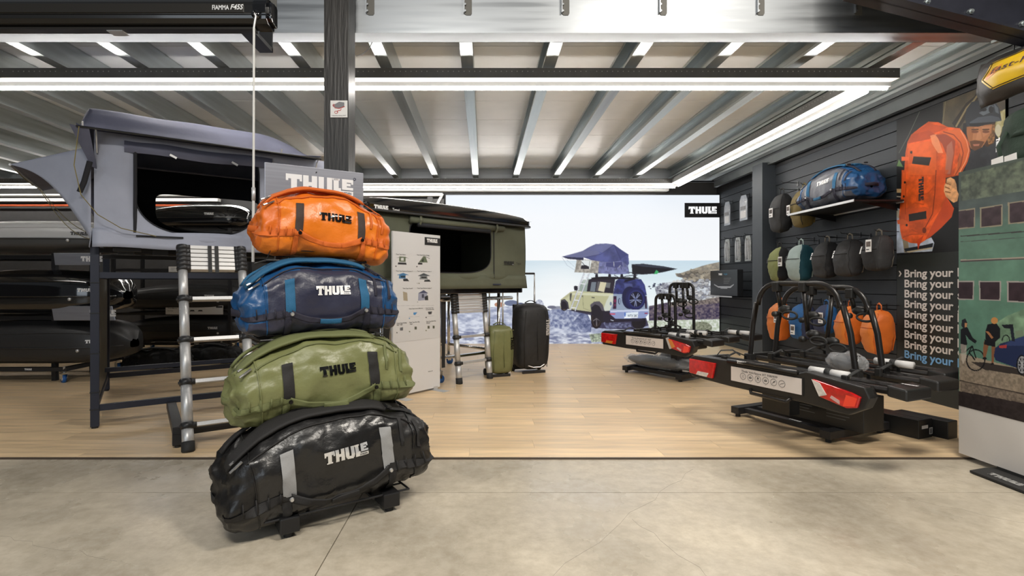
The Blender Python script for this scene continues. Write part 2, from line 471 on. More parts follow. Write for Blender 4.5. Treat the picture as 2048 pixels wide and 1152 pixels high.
# C shaped joists
def cjoist():
    w_, h, t, lip = .105, .225, .004, .028
    prof = [(w_, 0), (w_, h), (0, h), (0, h - lip), (t, h - lip), (t, h - t), (w_ - t, h - t), (w_ - t, h * .66), (w_ - t - .018, h * .6), (w_ - t - .018, h * .4), (w_ - t, h * .34), (w_ - t, t), (t, t), (t, lip), (0, lip), (0, 0)]
    m = MB(); L = 5.62
    return m.ext([(p[0], 0, p[1]) for p in prof], (0, L, 0)).mesh('joist', MATS['galv'])
jm = cjoist()
for k in range(-14, 7):
    o = bpy.data.objects.new('joist', jm); link(o, ce); o.location = (-.195 + .728 * k, 4.0, ZJ)
MB().b2((4.30, 4.1, ZJ), (WX, 9.65, ZJ + .006)).b2((4.30, 4.1, ZJ), (4.304, 9.65, ZJ + .06)).b2((4.36, 4.1, ZJ - .12), (4.364, 9.65, ZJ)).b2((4.36, 4.1, ZJ - .12), (4.42, 9.65, ZJ - .116)).obj('wall_ledger', MATS['galvdark'], ce)
# front beam (galvanised) with slots
fb = struct('ceiling.001', MB().b2((-11, 3.93, ZJ), (4.35, 4.09, ZJ + .006)).b2((-11, 3.93, ZJ), (4.35, 3.936, 3.62)).b2((-11, 3.912, ZJ - .012), (4.35, 3.93, ZJ + .004)).b2((-11, 4.085, ZJ), (4.35, 4.09, ZJ + .03)), MATS['galvX'])
for k in range(-8, 6):
    x = -.123 + .751 * k
    m = MB(); m.ext([(x - .022, 3.929, 3.27 + .0), (x - .01, 3.929, 3.262), (x + .025, 3.929, 3.262), (x + .033, 3.929, 3.275), (x + .033, 3.929, 3.62), (x - .022, 3.929, 3.62)], (0, -.004, 0))
    m.obj('slot_backing', mat('slotdark', (.14, .135, .12), .6), fb)
    MB().b2((x - .03, 3.905, 3.275), (x - .022, 3.928, 3.62)).cyl((x - .018, 3.915, 3.29), .008, .012, 'y', 8).cyl((x - .018, 3.915, 3.34), .008, .012, 'y', 8).obj('joist_cleat', MATS['galvX'], fb)
# rear beam
struct('ceiling.002', MB().b2((-11, 9.62, ZJ), (4.7, 9.74, ZJ + .3)).b2((-11, 9.58, ZJ), (4.7, 9.78, ZJ + .006)), MATS['galvX'])
# dark haunched frame on the right with bolts
m = MB(); P = [(2.6, 3.6, 3.24), (3.98, 3.6, 2.885), (5.0, 3.6, 2.66), (5.0, 3.6, 4.2), (2.6, 3.6, 4.2)]
m.ext(P, (0, .012, 0))
m.ext([(2.6, 3.53, 3.24), (3.98, 3.53, 2.885), (5.0, 3.53, 2.66), (5.0, 3.53, 2.675), (3.98, 3.53, 2.9), (2.6, 3.53, 3.255)], (0, .16, 0))
hf = struct('trim_6', m, mat('navysteel', (.016, .017, .026), .45, var=.2))
for (u, v) in ((1853, 5), (1940, 24), (2044, 48), (1992, -18), (1900, -22)):
    p = at(u, v, 3.59); MB().cyl((p.x, 3.588, p.z), .02, .02, 'y', 6).cyl((p.x, 3.577, p.z), .011, .02, 'y', 10).obj('bolt', MATS['galv'], hf)

# ---------------------------------------------------------------- LED light frame
ml = emat('led', (1, .955, .90), LED_E)
def led_tray(label, a, b, side):
    """a, b run ends; side: unit vector from tray face towards tube"""
    t = thing('light_rail', label, 'ceiling lamp', ((a[0] + b[0]) / 2, (a[1] + b[1]) / 2, 3.02), 0, 'light rails of the ceiling frame')
    ox, oy = t.location.x, t.location.y
    a = Vector((a[0] - ox, a[1] - oy, 0)); b = Vector((b[0] - ox, b[1] - oy, 0)); sd = Vector(side)
    m = MB(); w_ = .15
    m.bar(a + Vector((0, 0, .0425)), b + Vector((0, 0, .0425)), .004, .085)
    m.bar(a + sd * w_ + Vector((0, 0, .0425)), b + sd * w_ + Vector((0, 0, .0425)), .004, .085)
    m.obj('channel', MATS['tray'], t)
    d = (b - a).normalized()
    m = MB(); m.bar(a + sd * w_ / 2, b + sd * w_ / 2, w_, .004); m.obj('underside', MATS['white'], t)
    m = MB(); n = int((b - a).length / .047)
    for k in range(n):
        if k % 10 == 8: continue
        p = a + d * (.03 + k * .047) - sd * .0025 + Vector((0, 0, .055)); m.cyl(p, .0045, .002, sd, 6)
    o = m.obj('perforation', mat('perf', (.5, .5, .48), .5), t); o['kind'] = 'stuff'
    m = MB(); m.bar(a + sd * .11 + Vector((0, 0, -.02)), b + sd * .11 + Vector((0, 0, -.02)), .03, .036); m.obj('lamp_housing', MATS['white'], t)
    m = MB(); m.tube([a + sd * .11 + d * .03 + Vector((0, 0, -.052)), b + sd * .11 - d * .03 + Vector((0, 0, -.052))], .017, 10); m.obj('light_tube', ml, t, smooth=True)
    for k in range(int((b - a).length / 1.6) + 1):
        p = a + d * (.5 + 1.6 * k) + sd * .08
        if (p - a).length < (b - a).length: MB().bar(p + Vector((0, 0, .08)), p + Vector((0, 0, .115)), .03, .03).obj('hanger', MATS['galv'], t)
    return t
led_tray('long front light rail of the ceiling frame, nearest the camera', (-6.5, 4.52), (3.69, 4.52), (0, 1, 0))
led_tray('right hand light rail running back along the slat wall', (3.43, 4.68), (3.43, 9.3), (1, 0, 0))
led_tray('rear light rail above the backlit seaside picture', (-10.8, 9.3), (3.56, 9.3), (0, 1, 0))
# services on the back wall
tag(MB().tube([(-10.9, 10.0, 2.72), (-5.6, 10.0, 2.72)], .022, 8).obj('pipe', mat('orangepipe', (.55, .10, .03), .5)), 'orange red pipe along the dark back wall at the left', 'pipe')
struct('trim_7', MB().b2((-10.9, 9.98, 2.80), (-5.2, 10.1, 2.86)).b2((-10.9, 9.9, 2.9), (-5.2, 10.1, 2.93)).b2((-3, 9.95, 2.90), (-.80, 10.12, 2.96)).b2((-3, 9.9, 2.99), (3.6, 10.12, 3.03)).bar((-.80, 10.0, 2.95), (-.93, 10.0, 2.70), .03, .05), MATS['white'])
struct('trim_8', MB().b2((-3, 10.05, 2.60), (-.78, 10.14, 2.86)).b2((-3, 10.0, 2.56), (-.78, 10.14, 2.60)).b2((-1.1, 10.0, 2.56), (-1.0, 10.14, 2.9)), mat('shutter', (.10, .10, .10), .5))
# ================================================================== flat prints
# ---- backlit seaside picture
X0, X1, Z0, Z1 = -.74, 4.64, 0.0, 2.93
def lightbox():
    k = F / 10.03; t = thing('lightbox', 'huge backlit seaside picture of a pale off-roader carrying a roof tent', 'lightbox', (0, 10.03, 0))
    W, H = 550, 298
    cv = Cv(W, H, '#f2f5f9', lambda x, y: (x - 892, y - 390))
    cv.vgrad(0, 131, [(0, '#e9f0f8'), (.35, '#f3f6fa'), (1, '#f7f9fb')])
    cv.vgrad(131, 298, [(0, '#c6dae6'), (.25, '#d9e8ee'), (.5, '#eef5f7'), (1, '#eef2f5')])
    n = vnoise(H * 2, W * 2, 60, 3, 5, (3, .4)); cv.a[131*2:215*2] *= (1 + (n[131*2:215*2, :, None] - .5) * .05)
    # brighter sea left of centre
    yy, xx = np.mgrid[0:H*2, 0:W*2]; g = np.exp(-(((xx / 2 - 235) / 90) ** 2 + ((yy / 2 - 190) / 60) ** 2))[..., None]
    cv.a[:] = cv.a * (1 - .7 * g) + .98 * .7 * g
    rc = lambda pts: [(1050 + x / 3.6, 380 + y / 3.6) for x, y in pts]
    def rocks(box, n, c1, c2, smin, smax, seed):
        r2 = random.Random(seed); x0, y0, x1, y1 = box
        for i in range(n):
            cx = r2.uniform(x0, x1); cy = y0 + (y1 - y0) * (i / n); s_ = r2.uniform(smin, smax)
            c = cv.c(c1) + (cv.c(c2) - cv.c(c1)) * r2.random()
            p = [(cx + s_ * math.cos(a) * r2.uniform(.7, 1.2), cy + s_ * .6 * math.sin(a) * r2.uniform(.6, 1.2)) for a in [q * PI / 4 for q in range(8)]]
            cv.poly([(a, b + s_ * .22) for a, b in p], c * .45); cv.poly(p, c)
    # headland
    cv.poly(rc([(1090, 600), (1130, 598), (1200, 575), (1290, 545), (1340, 532), (1410, 518), (1410, 760), (1280, 700), (1180, 640), (1100, 622)]), '#7d786f', tex=(7, .3, 3), col2='#b3a996')
    cv.poly(rc([(1100, 605), (1200, 590), (1260, 620), (1180, 640), (1110, 625)]), '#3e3a3e', .55)
    cv.poly(rc([(940, 700), (1010, 670), (1190, 640), (1410, 640), (1410, 790), (960, 770)]), '#d5dbe0', tex=(5, .2, 8), col2='#6f7180')
    rocks((1368, 540, 1442, 562), 40, '#6e675c', '#aaa08f', 3, 7, 13); rocks((1345, 560, 1442, 602), 150, '#8a8a90', '#d9d9d6', 2.0, 6, 3); rocks((1318, 566, 1370, 600), 60, '#4d4e60', '#a4a7b0', 1.2, 3.5, 4)
    rocks((1300, 567, 1325, 578), 8, '#3d4258', '#59607a', 1.5, 4, 9)
    # bushes
    cv.poly([(1300, 612), (1340, 604), (1380, 604), (1420, 598), (1442, 594), (1442, 641), (1300, 641)], '#37304a', tex=(3, .6, 4), col2='#7a6f74')
    cv.poly([(1340, 604), (1400, 601), (1442, 592), (1442, 606), (1340, 614)], '#857b6c', .6, tex=(3, .4, 6))
    cv.poly([(1290, 641), (1442, 638), (1442, 690), (1290, 690)], '#a9b49c', tex=(3, .25, 7), col2='#dfe2de')
    cv.ell(1405, 655, 22, 12, '#5d6450', tex=(2, .5, 3), col2='#9a9c8a')
    # ground left
    cv.poly([(885, 622), (940, 618), (1010, 612), (1090, 618), (1180, 640), (1300, 652), (1300, 690), (885, 690)], '#d5daE7', tex=(6, .3, 12, (2, .8)), col2='#8d95b0')
    cv.poly([(885, 662), (1190, 668), (1310, 664), (1310, 690), (885, 690)], '#dfe3ec', tex=(4, .3, 17, (2.5, .8)), col2='#737a98')
    cv.poly([(1180, 668), (1250, 662), (1250, 680), (1185, 684)], '#8f9a78', .7, tex=(2, .4, 2))
    cv.ell(1080, 610, 9, 11, '#9298b0', tex=(3, .3, 1), col2='#d4d8e2'); cv.ell(1062, 613, 9, 5, '#868ca6'); cv.ell(1118, 617, 14, 5, '#8d90a0'); cv.ell(1105, 614, 9, 3, '#6b6d80')
    cv.ell(1000, 609, 10, 5, '#a86a4a', .8); cv.ell(1024, 606, 14, 6, '#5b6686', .9); cv.ell(1042, 610, 9, 5, '#3f4868', .9)
    c6 = lambda pts: [(1110 + x / 5.748, 470 + y / 5.748) for x, y in pts]
    def P(pts, col, al=1, **q): cv.poly(c6(pts), col, al, **q)
    def E(x, y, rx, ry, col, al=1, rot=0, **q): cv.ell(1110 + x / 5.748, 470 + y / 5.748, rx / 5.748, ry / 5.748, col, al, rot, **q)
    # boulder
    P([(-190, 900), (-60, 862), (100, 842), (260, 880), (380, 900), (430, 1000), (425, 1110), (300, 1120), (0, 1060), (-200, 1080)], '#b9c0d3', tex=(5, .3, 21), col2='#636d92')
    P([(225, 990), (300, 905), (380, 900), (430, 1000), (425, 1115), (330, 1110)], '#39446c', .75, tex=(4, .4, 31), col2='#8d95b4')
    # under the car
    P([(150, 860), (450, 880), (640, 900), (1060, 950), (1090, 1040), (900, 1085), (600, 1075), (430, 1060), (420, 920)], '#2b2744', .9)
    P([(560, 1000), (880, 1010), (890, 1060), (600, 1070)], '#8e96b8', .75, tex=(3, .4, 9), col2='#30304c')
    # kayak
    cv.poly(rc([(775, 535), (860, 531), (930, 540), (1010, 550), (1105, 568), (1010, 590), (940, 602), (860, 608), (780, 606)]), '#171822')
    cv.poly(rc([(780, 540), (860, 534), (1000, 552), (1095, 567), (960, 560), (860, 552)]), '#3a4150', .8)
    cv.poly(rc([(935, 606), (953, 574), (972, 590), (960, 604)]), '#3fa565')
    # wheels
    E(975, 1000, 84, 84, '#15121c'); E(490, 955, 66, 120, '#16121a', rot=.06); E(488, 955, 50, 98, '#4a3b36', rot=.06); E(488, 958, 44, 88, '#1a161f', rot=.06)
    for a in range(5):
        an = a * 2 * PI / 5 + .3; cv.line(c6([(488, 958), (488 + 42 * math.cos(an), 958 + 84 * math.sin(an))]), 1.6, '#6f6a70')
    E(115, 815, 46, 55, '#1a1518'); E(115, 818, 34, 42, '#5f5047'); E(115, 818, 26, 34, '#241d20')
    # body side
    P([(400, 780), (560, 780), (600, 900), (640, 960), (560, 1010), (420, 900)], '#1d1a26'); P([(72, 760), (160, 760), (180, 850), (80, 850)], '#1d1a26')
    P([(68, 835), (72, 742), (110, 712), (185, 655), (255, 640), (300, 630), (680, 668), (690, 872), (550, 872), (520, 815), (470, 795), (430, 830), (425, 900), (180, 858), (160, 790), (110, 745), (85, 770), (80, 840)], '#b5b48f')
    P([(185, 660), (680, 672), (685, 705), (330, 690), (190, 690)], '#d3d4b8', .8)
    P([(120, 735), (190, 690), (200, 850), (165, 850), (160, 790)], '#cbccaf', .6); P([(640, 690), (690, 690), (690, 870), (560, 870), (600, 760)], '#cfd6cf', .8)
    P([(520, 760), (560, 800), (580, 872), (550, 872), (520, 815), (470, 795), (430, 830), (425, 870), (415, 800), (460, 765)], '#54505a')
    P([(70, 790), (80, 745), (120, 735), (160, 775), (170, 850), (155, 850), (145, 790), (115, 755), (88, 770), (80, 840)], '#3c3a44')
    P([(180, 850), (430, 882), (425, 905), (180, 866)], '#2d2b38'); P([(180, 670), (205, 665), (190, 765), (178, 740)], '#4d4d4a')
    cv.line(c6([(330, 690), (335, 840), (420, 870)]), .7, '#77775f'); cv.line(c6([(320, 700), (330, 706)]), 2, '#4a4a48'); cv.line(c6([(430, 716), (465, 720)]), 2, '#4a4a48')
    # glass
    P([(285, 640), (300, 575), (335, 515), (405, 500), (380, 650)], '#93a29a'); P([(330, 520), (400, 505), (385, 560), (330, 600)], '#c9d3cc', .6)
    P([(395, 515), (440, 495), (705, 500), (680, 670), (375, 648)], '#262230')
    P([(430, 540), (485, 540), (470, 650), (412, 645)], '#717a84'); P([(500, 535), (525, 535), (505, 645), (480, 645)], '#8f8f8a', .5); P([(600, 545), (650, 550), (640, 610), (590, 600)], '#7b7f7e', .8)
    P([(530, 538), (602, 545), (575, 656), (505, 640)], '#cfc8aa')
    # rear
    P([(680, 672), (1062, 682), (1092, 862), (640, 868), (690, 760)], '#8d9cb3')
    P([(680, 675), (708, 530), (745, 500), (1000, 505), (1045, 575), (1068, 690)], '#353b74', tex=(9, .25, 41)); P([(800, 555), (900, 560), (905, 600), (820, 640)], '#5c6699', .6)
    P([(800, 545), (960, 505), (880, 500), (820, 515)], '#171728')
    P([(425, 490), (560, 476), (960, 490), (985, 500), (700, 508), (440, 508)], '#15141d')
    for x in (490, 640, 780, 930): P([(x - 14, 450), (x + 12, 445), (x + 18, 495), (x - 22, 495)], '#1d1c28')
    cv.line(c6([(460, 440), (940, 432)]), 1.6, '#23222e'); cv.line(c6([(690, 460), (760, 495), (840, 470), (960, 460)]), 1.5, '#2c2b3c')
    P([(682, 700), (720, 700), (714, 848), (676, 848)], '#34203a'); P([(690, 740), (716, 740), (712, 772), (688, 772)], '#7a2f52'); P([(690, 790), (712, 790), (710, 815), (688, 815)], '#6a2a4c')
    P([(1045, 700), (1066, 700), (1070, 846), (1048, 846)], '#2f1d38'); E(652, 788, 12, 22, '#6a7a96'); E(752, 760, 16, 36, '#39435f'); E(756, 760, 7, 28, '#a9b6cb')
    # spare wheel
    E(870, 720, 90, 130, '#1b1e40'); E(938, 732, 116, 130, '#1d2150'); E(945, 735, 92, 104, '#292e66'); E(945, 737, 76, 88, '#14152b')
    for a in range(5):
        an = a * 2 * PI / 5 + PI / 2
        for da in (-.16, .16): cv.line(c6([(938, 740), (938 + 70 * math.cos(an + da), 740 + 80 * math.sin(an + da))]), 1.5, '#8891b4')
    E(938, 735, 15, 17, '#4c567e')
    # bumper
    P([(640, 866), (1090, 852), (1088, 905), (1045, 955), (700, 962), (640, 905)], '#8a97c2'); P([(645, 866), (1090, 852), (1088, 872), (650, 886)], '#c3cbe2')
    P([(560, 876), (640, 868), (640, 905), (705, 960), (1040, 958), (1030, 985), (720, 1000), (600, 1010), (560, 980)], '#1f1b2c')
    P([(642, 898), (705, 900), (702, 914), (642, 912)], '#c4455a'); P([(1040, 893), (1078, 890), (1076, 904), (1040, 906)], '#8f3454')
    P([(650, 970), (688, 980), (680, 986), (650, 978)], '#c5cbd8')
    P([(812, 892), (970, 880), (964, 948), (806, 954)], '#dbe5ee'); P([(812, 892), (826, 891), (822, 936), (810, 936)], '#3d66b8'); P([(808, 938), (965, 932), (962, 950), (806, 956)], '#eef2f6')
    # mirror
    P([(226, 592), (240, 582), (272, 588), (268, 640), (230, 634)], '#22202e')
    # tent
    P([(262, 272), (525, 300), (515, 440), (232, 428), (240, 400)], '#a19c94', tex=(4, .18, 51)); P([(318, 286), (432, 296), (412, 392), (308, 388)], '#dfe4e4'); P([(312, 350), (360, 345), (405, 365), (402, 392), (306, 388)], '#24222c')
    cv.line(c6([(320, 310), (350, 350)]), 1.1, '#33323c'); cv.line(c6([(408, 300), (402, 388)]), 1, '#8a8a86')
    P([(520, 305), (770, 298), (850, 345), (868, 445), (700, 453), (505, 438)], '#6b6f98', tex=(5, .15, 52)); P([(600, 318), (780, 308), (790, 360), (700, 378), (595, 360)], '#474a78')
    cv.line(c6([(686, 308), (690, 365)]), 1.3, '#b8bac2'); cv.line(c6([(745, 372), (765, 348)]), 1.2, '#b8bac2')
    for x in (618, 718, 772): cv.line(c6([(x, 370), (x + 1, 400)]), .9, '#2c2e4c')
    P([(88, 248), (200, 222), (330, 182), (400, 140), (480, 104), (600, 98), (690, 110), (745, 150), (800, 190), (855, 222), (862, 330), (850, 352), (770, 298), (690, 308), (600, 312), (500, 300), (432, 290), (340, 258), (335, 290), (160, 276)], '#4d5284', tex=(16, .14, 53))
    P([(90, 248), (330, 184), (480, 180), (530, 200), (500, 230), (340, 258), (250, 262)], '#6c7093', .85); P([(335, 185), (480, 106), (600, 98), (690, 112), (560, 205), (480, 180)], '#74789b', .6)
    P([(88, 249), (340, 262), (335, 290), (160, 276)], '#2b2d48'); P([(690, 112), (750, 155), (855, 224), (790, 262), (760, 290), (720, 200)], '#3e4272', .8)
    cv.line(c6([(690, 110), (535, 222), (340, 258)]), .7, '#33365a'); cv.line(c6([(690, 110), (775, 296)]), .7, '#33365a')
    cv.line(c6([(88, 255), (150, 350), (240, 405)]), .5, '#9aa4b4'); cv.line(c6([(115, 258), (240, 372)]), .5, '#aab4c2')
    # ladder
    for (a, b) in (((348, 435), (186, 862)), ((403, 438), (240, 872))): cv.line(c6([a, b]), 2.6, '#7d7f8c'); cv.line(c6([a, b]), 1.5, '#dfe2e8')
    for q in (0, .08, .16, .28, .5, .72, .92):
        cv.line(c6([(348 - 162 * q, 440 + 425 * q), (403 - 163 * q, 442 + 430 * q)]), 1.6, '#e6e8ec')
    print_sheet('picture', cv.out(), (X0, 0, Z1), (X1 - X0, 0, 0), (0, 0, -Z1), printmat('lightprint', .6, BOX_E), t)
    MB().b2((X0 - .02, .004, 0), (X1 + .02, .1, Z1 + .02)).obj('light_frame', MATS['black'], t)
    def fr(u0, v0, u1, v1): return ((u0 - VU) / k, (u1 - VU) / k, CH + (VH - v0) / k, CH + (VH - v1) / k)
    a, b, c, d = fr(1369, 406, 1441.5, 435)
    MB().b2((a, -.012, d), (b, -.002, c)).obj('logo_plate', MATS['black'], t)
    m = MB(); m2 = MB(); logo(m, a + .075, d + .075, .138, lambda x, z: Vector((x, -.014, z)), m2, lambda x, z: Vector((x, -.016, z)))
    m.obj('logo_letters', emat('glow', (1, 1, 1), 1.0), t); m2.obj('logo_caption', MATS['ink'], t)
    m = MB(); a, b, c, d = fr(1255, 627.5, 1275, 634); text(m, 'WTX 28C', a, d, (c - d) * .8, lambda x, z: Vector((x, -.004, z)), .02, width=b - a); m.obj('plate_letters', mat('plateink', '#4a5a80', .6), t)
lightbox()

# ---- wall poster of a man with an orange duffel
def wall_poster():
    Dl, Dr = 5.525, 4.375; t = thing('wall_poster', 'tall dark wall poster of a helmeted man holding an orange duffel bag', 'poster', (WX - .012, Dl, 0), R(-90))
    MB().b2((0, 0, 0), (Dl - Dr, .01, 2.965)).obj('poster_sheet', mat('postergreen', (.013, .016, .014), .5), t)
    res = 270; Zt, Zb = 2.96, 1.5; W = int((Dl - Dr) * res); H = int((Zt - Zb) * res)
    def conv(u, v):
        D = WX * F / (u - VU); return ((Dl - D) * res, (Zt - (CH + (VH - v) * D / F)) * res)
    cv = Cv(W, H, '#1b1c1d', conv)
    A = lambda p: [(1785 + x / 5.76, 150 + y / 5.76) for x, y in p]; B = lambda p: [(1785 + x / 6.4, 340 + y / 6.4) for x, y in p]
    PA = lambda p, c, al=1, **q: cv.poly(A(p), c, al, **q); PB = lambda p, c, al=1, **q: cv.poly(B(p), c, al, **q)
    def el(f, x, y, rx, ry, c, al=1, **q): cv.poly(f([(x + rx * math.cos(i * PI / 12), y + ry * math.sin(i * PI / 12)) for i in range(24)]), c, al, **q)
    PA([(600, 255), (760, 195), (1000, 120), (1335, 60), (1335, 390), (1200, 470), (830, 560), (820, 660), (590, 620)], '#4a4336', tex=(30, .25, 5), col2='#5d5340')
    PA([(700, 560), (860, 330), (960, 250), (1010, 130), (940, 60), (1060, 60), (1020, 250), (880, 480), (760, 640)], '#241f19', .85)
    cv.line(A([(745, 600), (870, 380), (950, 300), (1020, 200), (1030, 60)]), 3.5, '#8a7a58'); cv.line(A([(630, 270), (590, 590)]), 2.5, '#6d644c')
    cv.line(A([(330, 420), (200, 700), (90, 900)]), 1.4, '#55564f')
    PA([(1240, 430), (1335, 385), (1335, 560), (1270, 660), (1240, 740), (1180, 640), (1190, 560)], '#a2965a', tex=(20, .3, 6), col2='#d6cf9e'); el(A, 1230, 640, 35, 70, '#e6e0c8', .8)
    PA([(880, 880), (1110, 810), (1235, 735), (1335, 900), (1335, 1400), (820, 1400), (860, 1050)], '#34363b', tex=(30, .15, 7))
    PA([(860, 600), (1200, 540), (1190, 700), (1175, 790), (1110, 830), (1040, 800), (880, 760)], '#4d331f'); PA([(1120, 590), (1190, 570), (1195, 700), (1180, 785), (1120, 800), (1105, 740)], '#94673c', tex=(6, .3, 2))
    PA([(872, 600), (1165, 570), (1150, 670), (1095, 760), (1045, 835), (960, 872), (920, 850), (890, 770), (868, 670)], '#bd7c50'); PA([(872, 600), (960, 600), (940, 700), (930, 850), (890, 770), (868, 670)], '#96592f', .6); PA([(1040, 600), (1150, 590), (1130, 670), (1060, 720)], '#d3956a', .6)
    PA([(905, 765), (960, 752), (1050, 765), (1075, 770), (1035, 840), (965, 874), (925, 855)], '#5e3d26', .9); PA([(940, 800), (1020, 795), (1010, 818), (950, 820)], '#b9735a'); PA([(995, 650), (1030, 650), (1045, 735), (1010, 752), (975, 745)], '#cf8e62', .9)
    for x in (965, 1090): el(A, x, 655, 42, 16, '#6b3c22', .8); cv.line(A([(x - 40, 632), (x + 40, 628)]), 2.4, '#4a2d1a')
    PA([(870, 595), (850, 500), (865, 400), (925, 315), (1080, 272), (1200, 310), (1250, 400), (1270, 530), (1150, 548), (1000, 590)], '#2b3037'); PA([(905, 545), (1000, 490), (1150, 470), (1240, 490), (1268, 530), (1150, 548), (1000, 592), (900, 592)], '#4d545e')
    PA([(1010, 440), (1080, 400), (1130, 350), (1180, 360), (1150, 430), (1060, 470)], '#6c7580', .9); PA([(1180, 330), (1230, 380), (1240, 450), (1200, 430)], '#6c7580', .8); el(A, 1060, 400, 40, 22, '#0e0f12'); el(A, 1150, 400, 28, 40, '#0e0f12'); PA([(900, 560), (1150, 545), (1220, 545), (1000, 598), (905, 596)], '#15171b')
    # bottom window light and frame
    PB([(62, 480), (120, 500), (140, 870), (320, 930), (515, 860), (552, 930), (525, 1038), (66, 1062)], '#aeb8c8', tex=(30, .15, 8)); PB([(145, 885), (215, 900), (235, 1050), (170, 1055)], '#8d8069'); PB([(165, 1005), (440, 955), (540, 930), (530, 985), (440, 1000), (190, 1050)], '#20242a'); PB([(190, 1040), (525, 985), (527, 1000), (230, 1056)], '#b3a88c')
    PB([(66, 240), (130, 240), (130, 290), (70, 290)], '#a98c63'); PB([(66, 330), (130, 335), (128, 350), (66, 345)], '#9c9484'); PA([(65, 1050), (90, 970), (140, 1060)], '#5d7a4c')
    el(B, 95, 560, 28, 55, '#b0ab98')
    bag = A([(190, 770), (230, 690), (330, 610), (430, 538), (545, 545), (650, 600), (790, 615), (850, 690), (900, 790), (912, 880), (880, 1000), (800, 1152)]) + B([(700, 100), (690, 220), (700, 330), (805, 490), (775, 600), (640, 740), (510, 850), (370, 940), (250, 932), (140, 880), (118, 780), (100, 600), (130, 300), (150, 0)]) + A([(150, 1130), (165, 900)])
    cv.poly(bag, '#d2551d', tex=(26, .16, 9))
    PA([(190, 770), (230, 690), (430, 640), (520, 690), (440, 740), (190, 790)], '#a23c18', .7); PA([(260, 660), (430, 560), (650, 600), (560, 650), (430, 690)], '#b44519', .7)
    PA([(200, 800), (430, 760), (520, 850), (520, 1152), (200, 1152)], '#e0662a', .6); PA([(450, 700), (520, 680), (560, 780), (600, 900), (540, 900), (470, 790)], '#f09a6c', .75)
    PA([(510, 690), (640, 680), (740, 760), (730, 900), (690, 1150), (620, 1150), (650, 950), (590, 800)], '#93412c', .85); PA([(640, 820), (700, 760), (720, 900), (680, 1140), (620, 1140)], '#b27460', .7)
    PA([(790, 900), (820, 960), (800, 1060), (762, 1110), (770, 980)], '#1d1a1c'); PA([(640, 690), (760, 760), (800, 860), (770, 1000), (720, 1152), (760, 1152), (870, 1000), (900, 860), (850, 700), (780, 625), (660, 640), (560, 660)], '#dc6a30', .8)
    cv.line(A([(600, 655), (720, 690), (800, 780), (830, 900), (800, 1050), (740, 1150)]), 2, '#8f3717'); cv.line(A([(800, 640), (870, 760), (895, 870), (860, 990), (780, 1140)]), 1.6, '#f0a072')
    PB([(190, 500), (430, 470), (560, 520), (480, 640), (240, 690), (190, 640)], '#c54e1b', .7); PB([(580, 0), (560, 300), (545, 520), (420, 700), (450, 720), (600, 540), (690, 330), (690, 100), (740, 0)], '#c84c19', .55)
    PB([(700, 350), (805, 490), (775, 600), (640, 740), (510, 850), (430, 900), (560, 640), (650, 480)], '#b94321', .75)
    for p in ([(575, 0), (560, 290), (530, 560), (400, 800)], [(190, 150), (180, 560)]): cv.line(B(p), 1.8, '#7c2d10')
    for p in ([(200, 500), (300, 420), (420, 440)], [(330, 330), (470, 300), (560, 200)], [(260, 760), (330, 790), (420, 760)], [(150, 860), (260, 820), (420, 820)]): cv.line(B(p), 2.5, '#b04418', .7)
    # strap on the left edge and webbing patches
    PA([(120, 940), (205, 945), (210, 985), (120, 990)], '#e0602a'); PA([(210, 870), (250, 870), (245, 1020), (205, 1030)], '#cc5520'); PB([(135, 0), (195, 0), (185, 400), (180, 640), (125, 600), (130, 300)], '#c64f1e', .8)
    PB([(75, 640), (150, 625), (225, 670), (215, 730), (180, 720), (150, 690), (85, 690)], '#dd6028')
    for f, x, y in ((A, 232, 892), (B, 176, 158), (B, 163, 338), (B, 200, 703)): el(f, x, y, 13, 16, '#1d1512')
    PA([(258, 938), (463, 950), (436, 1045), (240, 1022)], '#2b2420'); PB([(225, 565), (450, 522), (453, 622), (230, 656)], '#2b2420')
    PB([(340, 735), (440, 735), (450, 800), (340, 820)], '#b84a1a'); el(B, 425, 770, 26, 38, '#5d2410', .8); PB([(330, 900), (420, 830), (365, 960), (345, 1020)], '#c2401c')
    PB([(712, 112), (760, 92), (812, 122), (835, 180), (842, 260), (866, 310), (845, 400), (810, 428), (760, 390), (700, 340), (674, 270), (682, 190), (705, 160)], '#d39c6b', tex=(10, .12, 4))
    for p in ([(700, 165), (760, 190)], [(690, 215), (750, 240)], [(690, 275), (760, 290)]): cv.line(B(p), 2.4, '#8d5a34')
    for x, y in ((740, 135), (725, 200), (715, 255)): el(B, x, y, 28, 17, '#e3b487', .7)
    PB([(770, 430), (840, 400), (870, 420), (870, 480), (800, 470)], '#26282c')
    print_sheet('printed_picture', cv.out(), (0, -.002, Zt), (Dl - Dr, 0, 0), (0, 0, -(Zt - Zb)), printmat('posterprint', .45), t)
    fn = lambda x, z: Vector((x, -.004, z))
    a = conv(1846, 354); b = conv(1846, 401); xl = a[0] / res; z0 = Zt - a[1] / res; z1 = Zt - b[1] / res; hh = (z0 - z1) / 4.0; m = MB()
    logo(m, 0, 0, hh, lambda x, z: Vector((xl - hh * .55 + z, -.005, z0 - x))); m.obj('printed_logo', mat('pink', (.03, .018, .015), .5), t)
    xs_ = Dl - 5.42
    for i, s_ in enumerate(('b', 'b', 's', 'g', 'k', 'l', 'p', 'c', 'li')):
        mm = MB(); z = 1.262 - .1067 * i
        text(mm, 'Bring your', xs_, z, .083, fn, .035, width=.565); text(mm, s_, xs_ + .607, z, .083, fn, .035)
        mm.obj('text_line', mat('postb', '#6fa3d4', .5) if i == 8 else mat('postw', '#d6d0cb', .5), t, label='pale blue bottom line of text' if i == 8 else None)
    m = MB(); x = xs_ - .078; z = 1.30
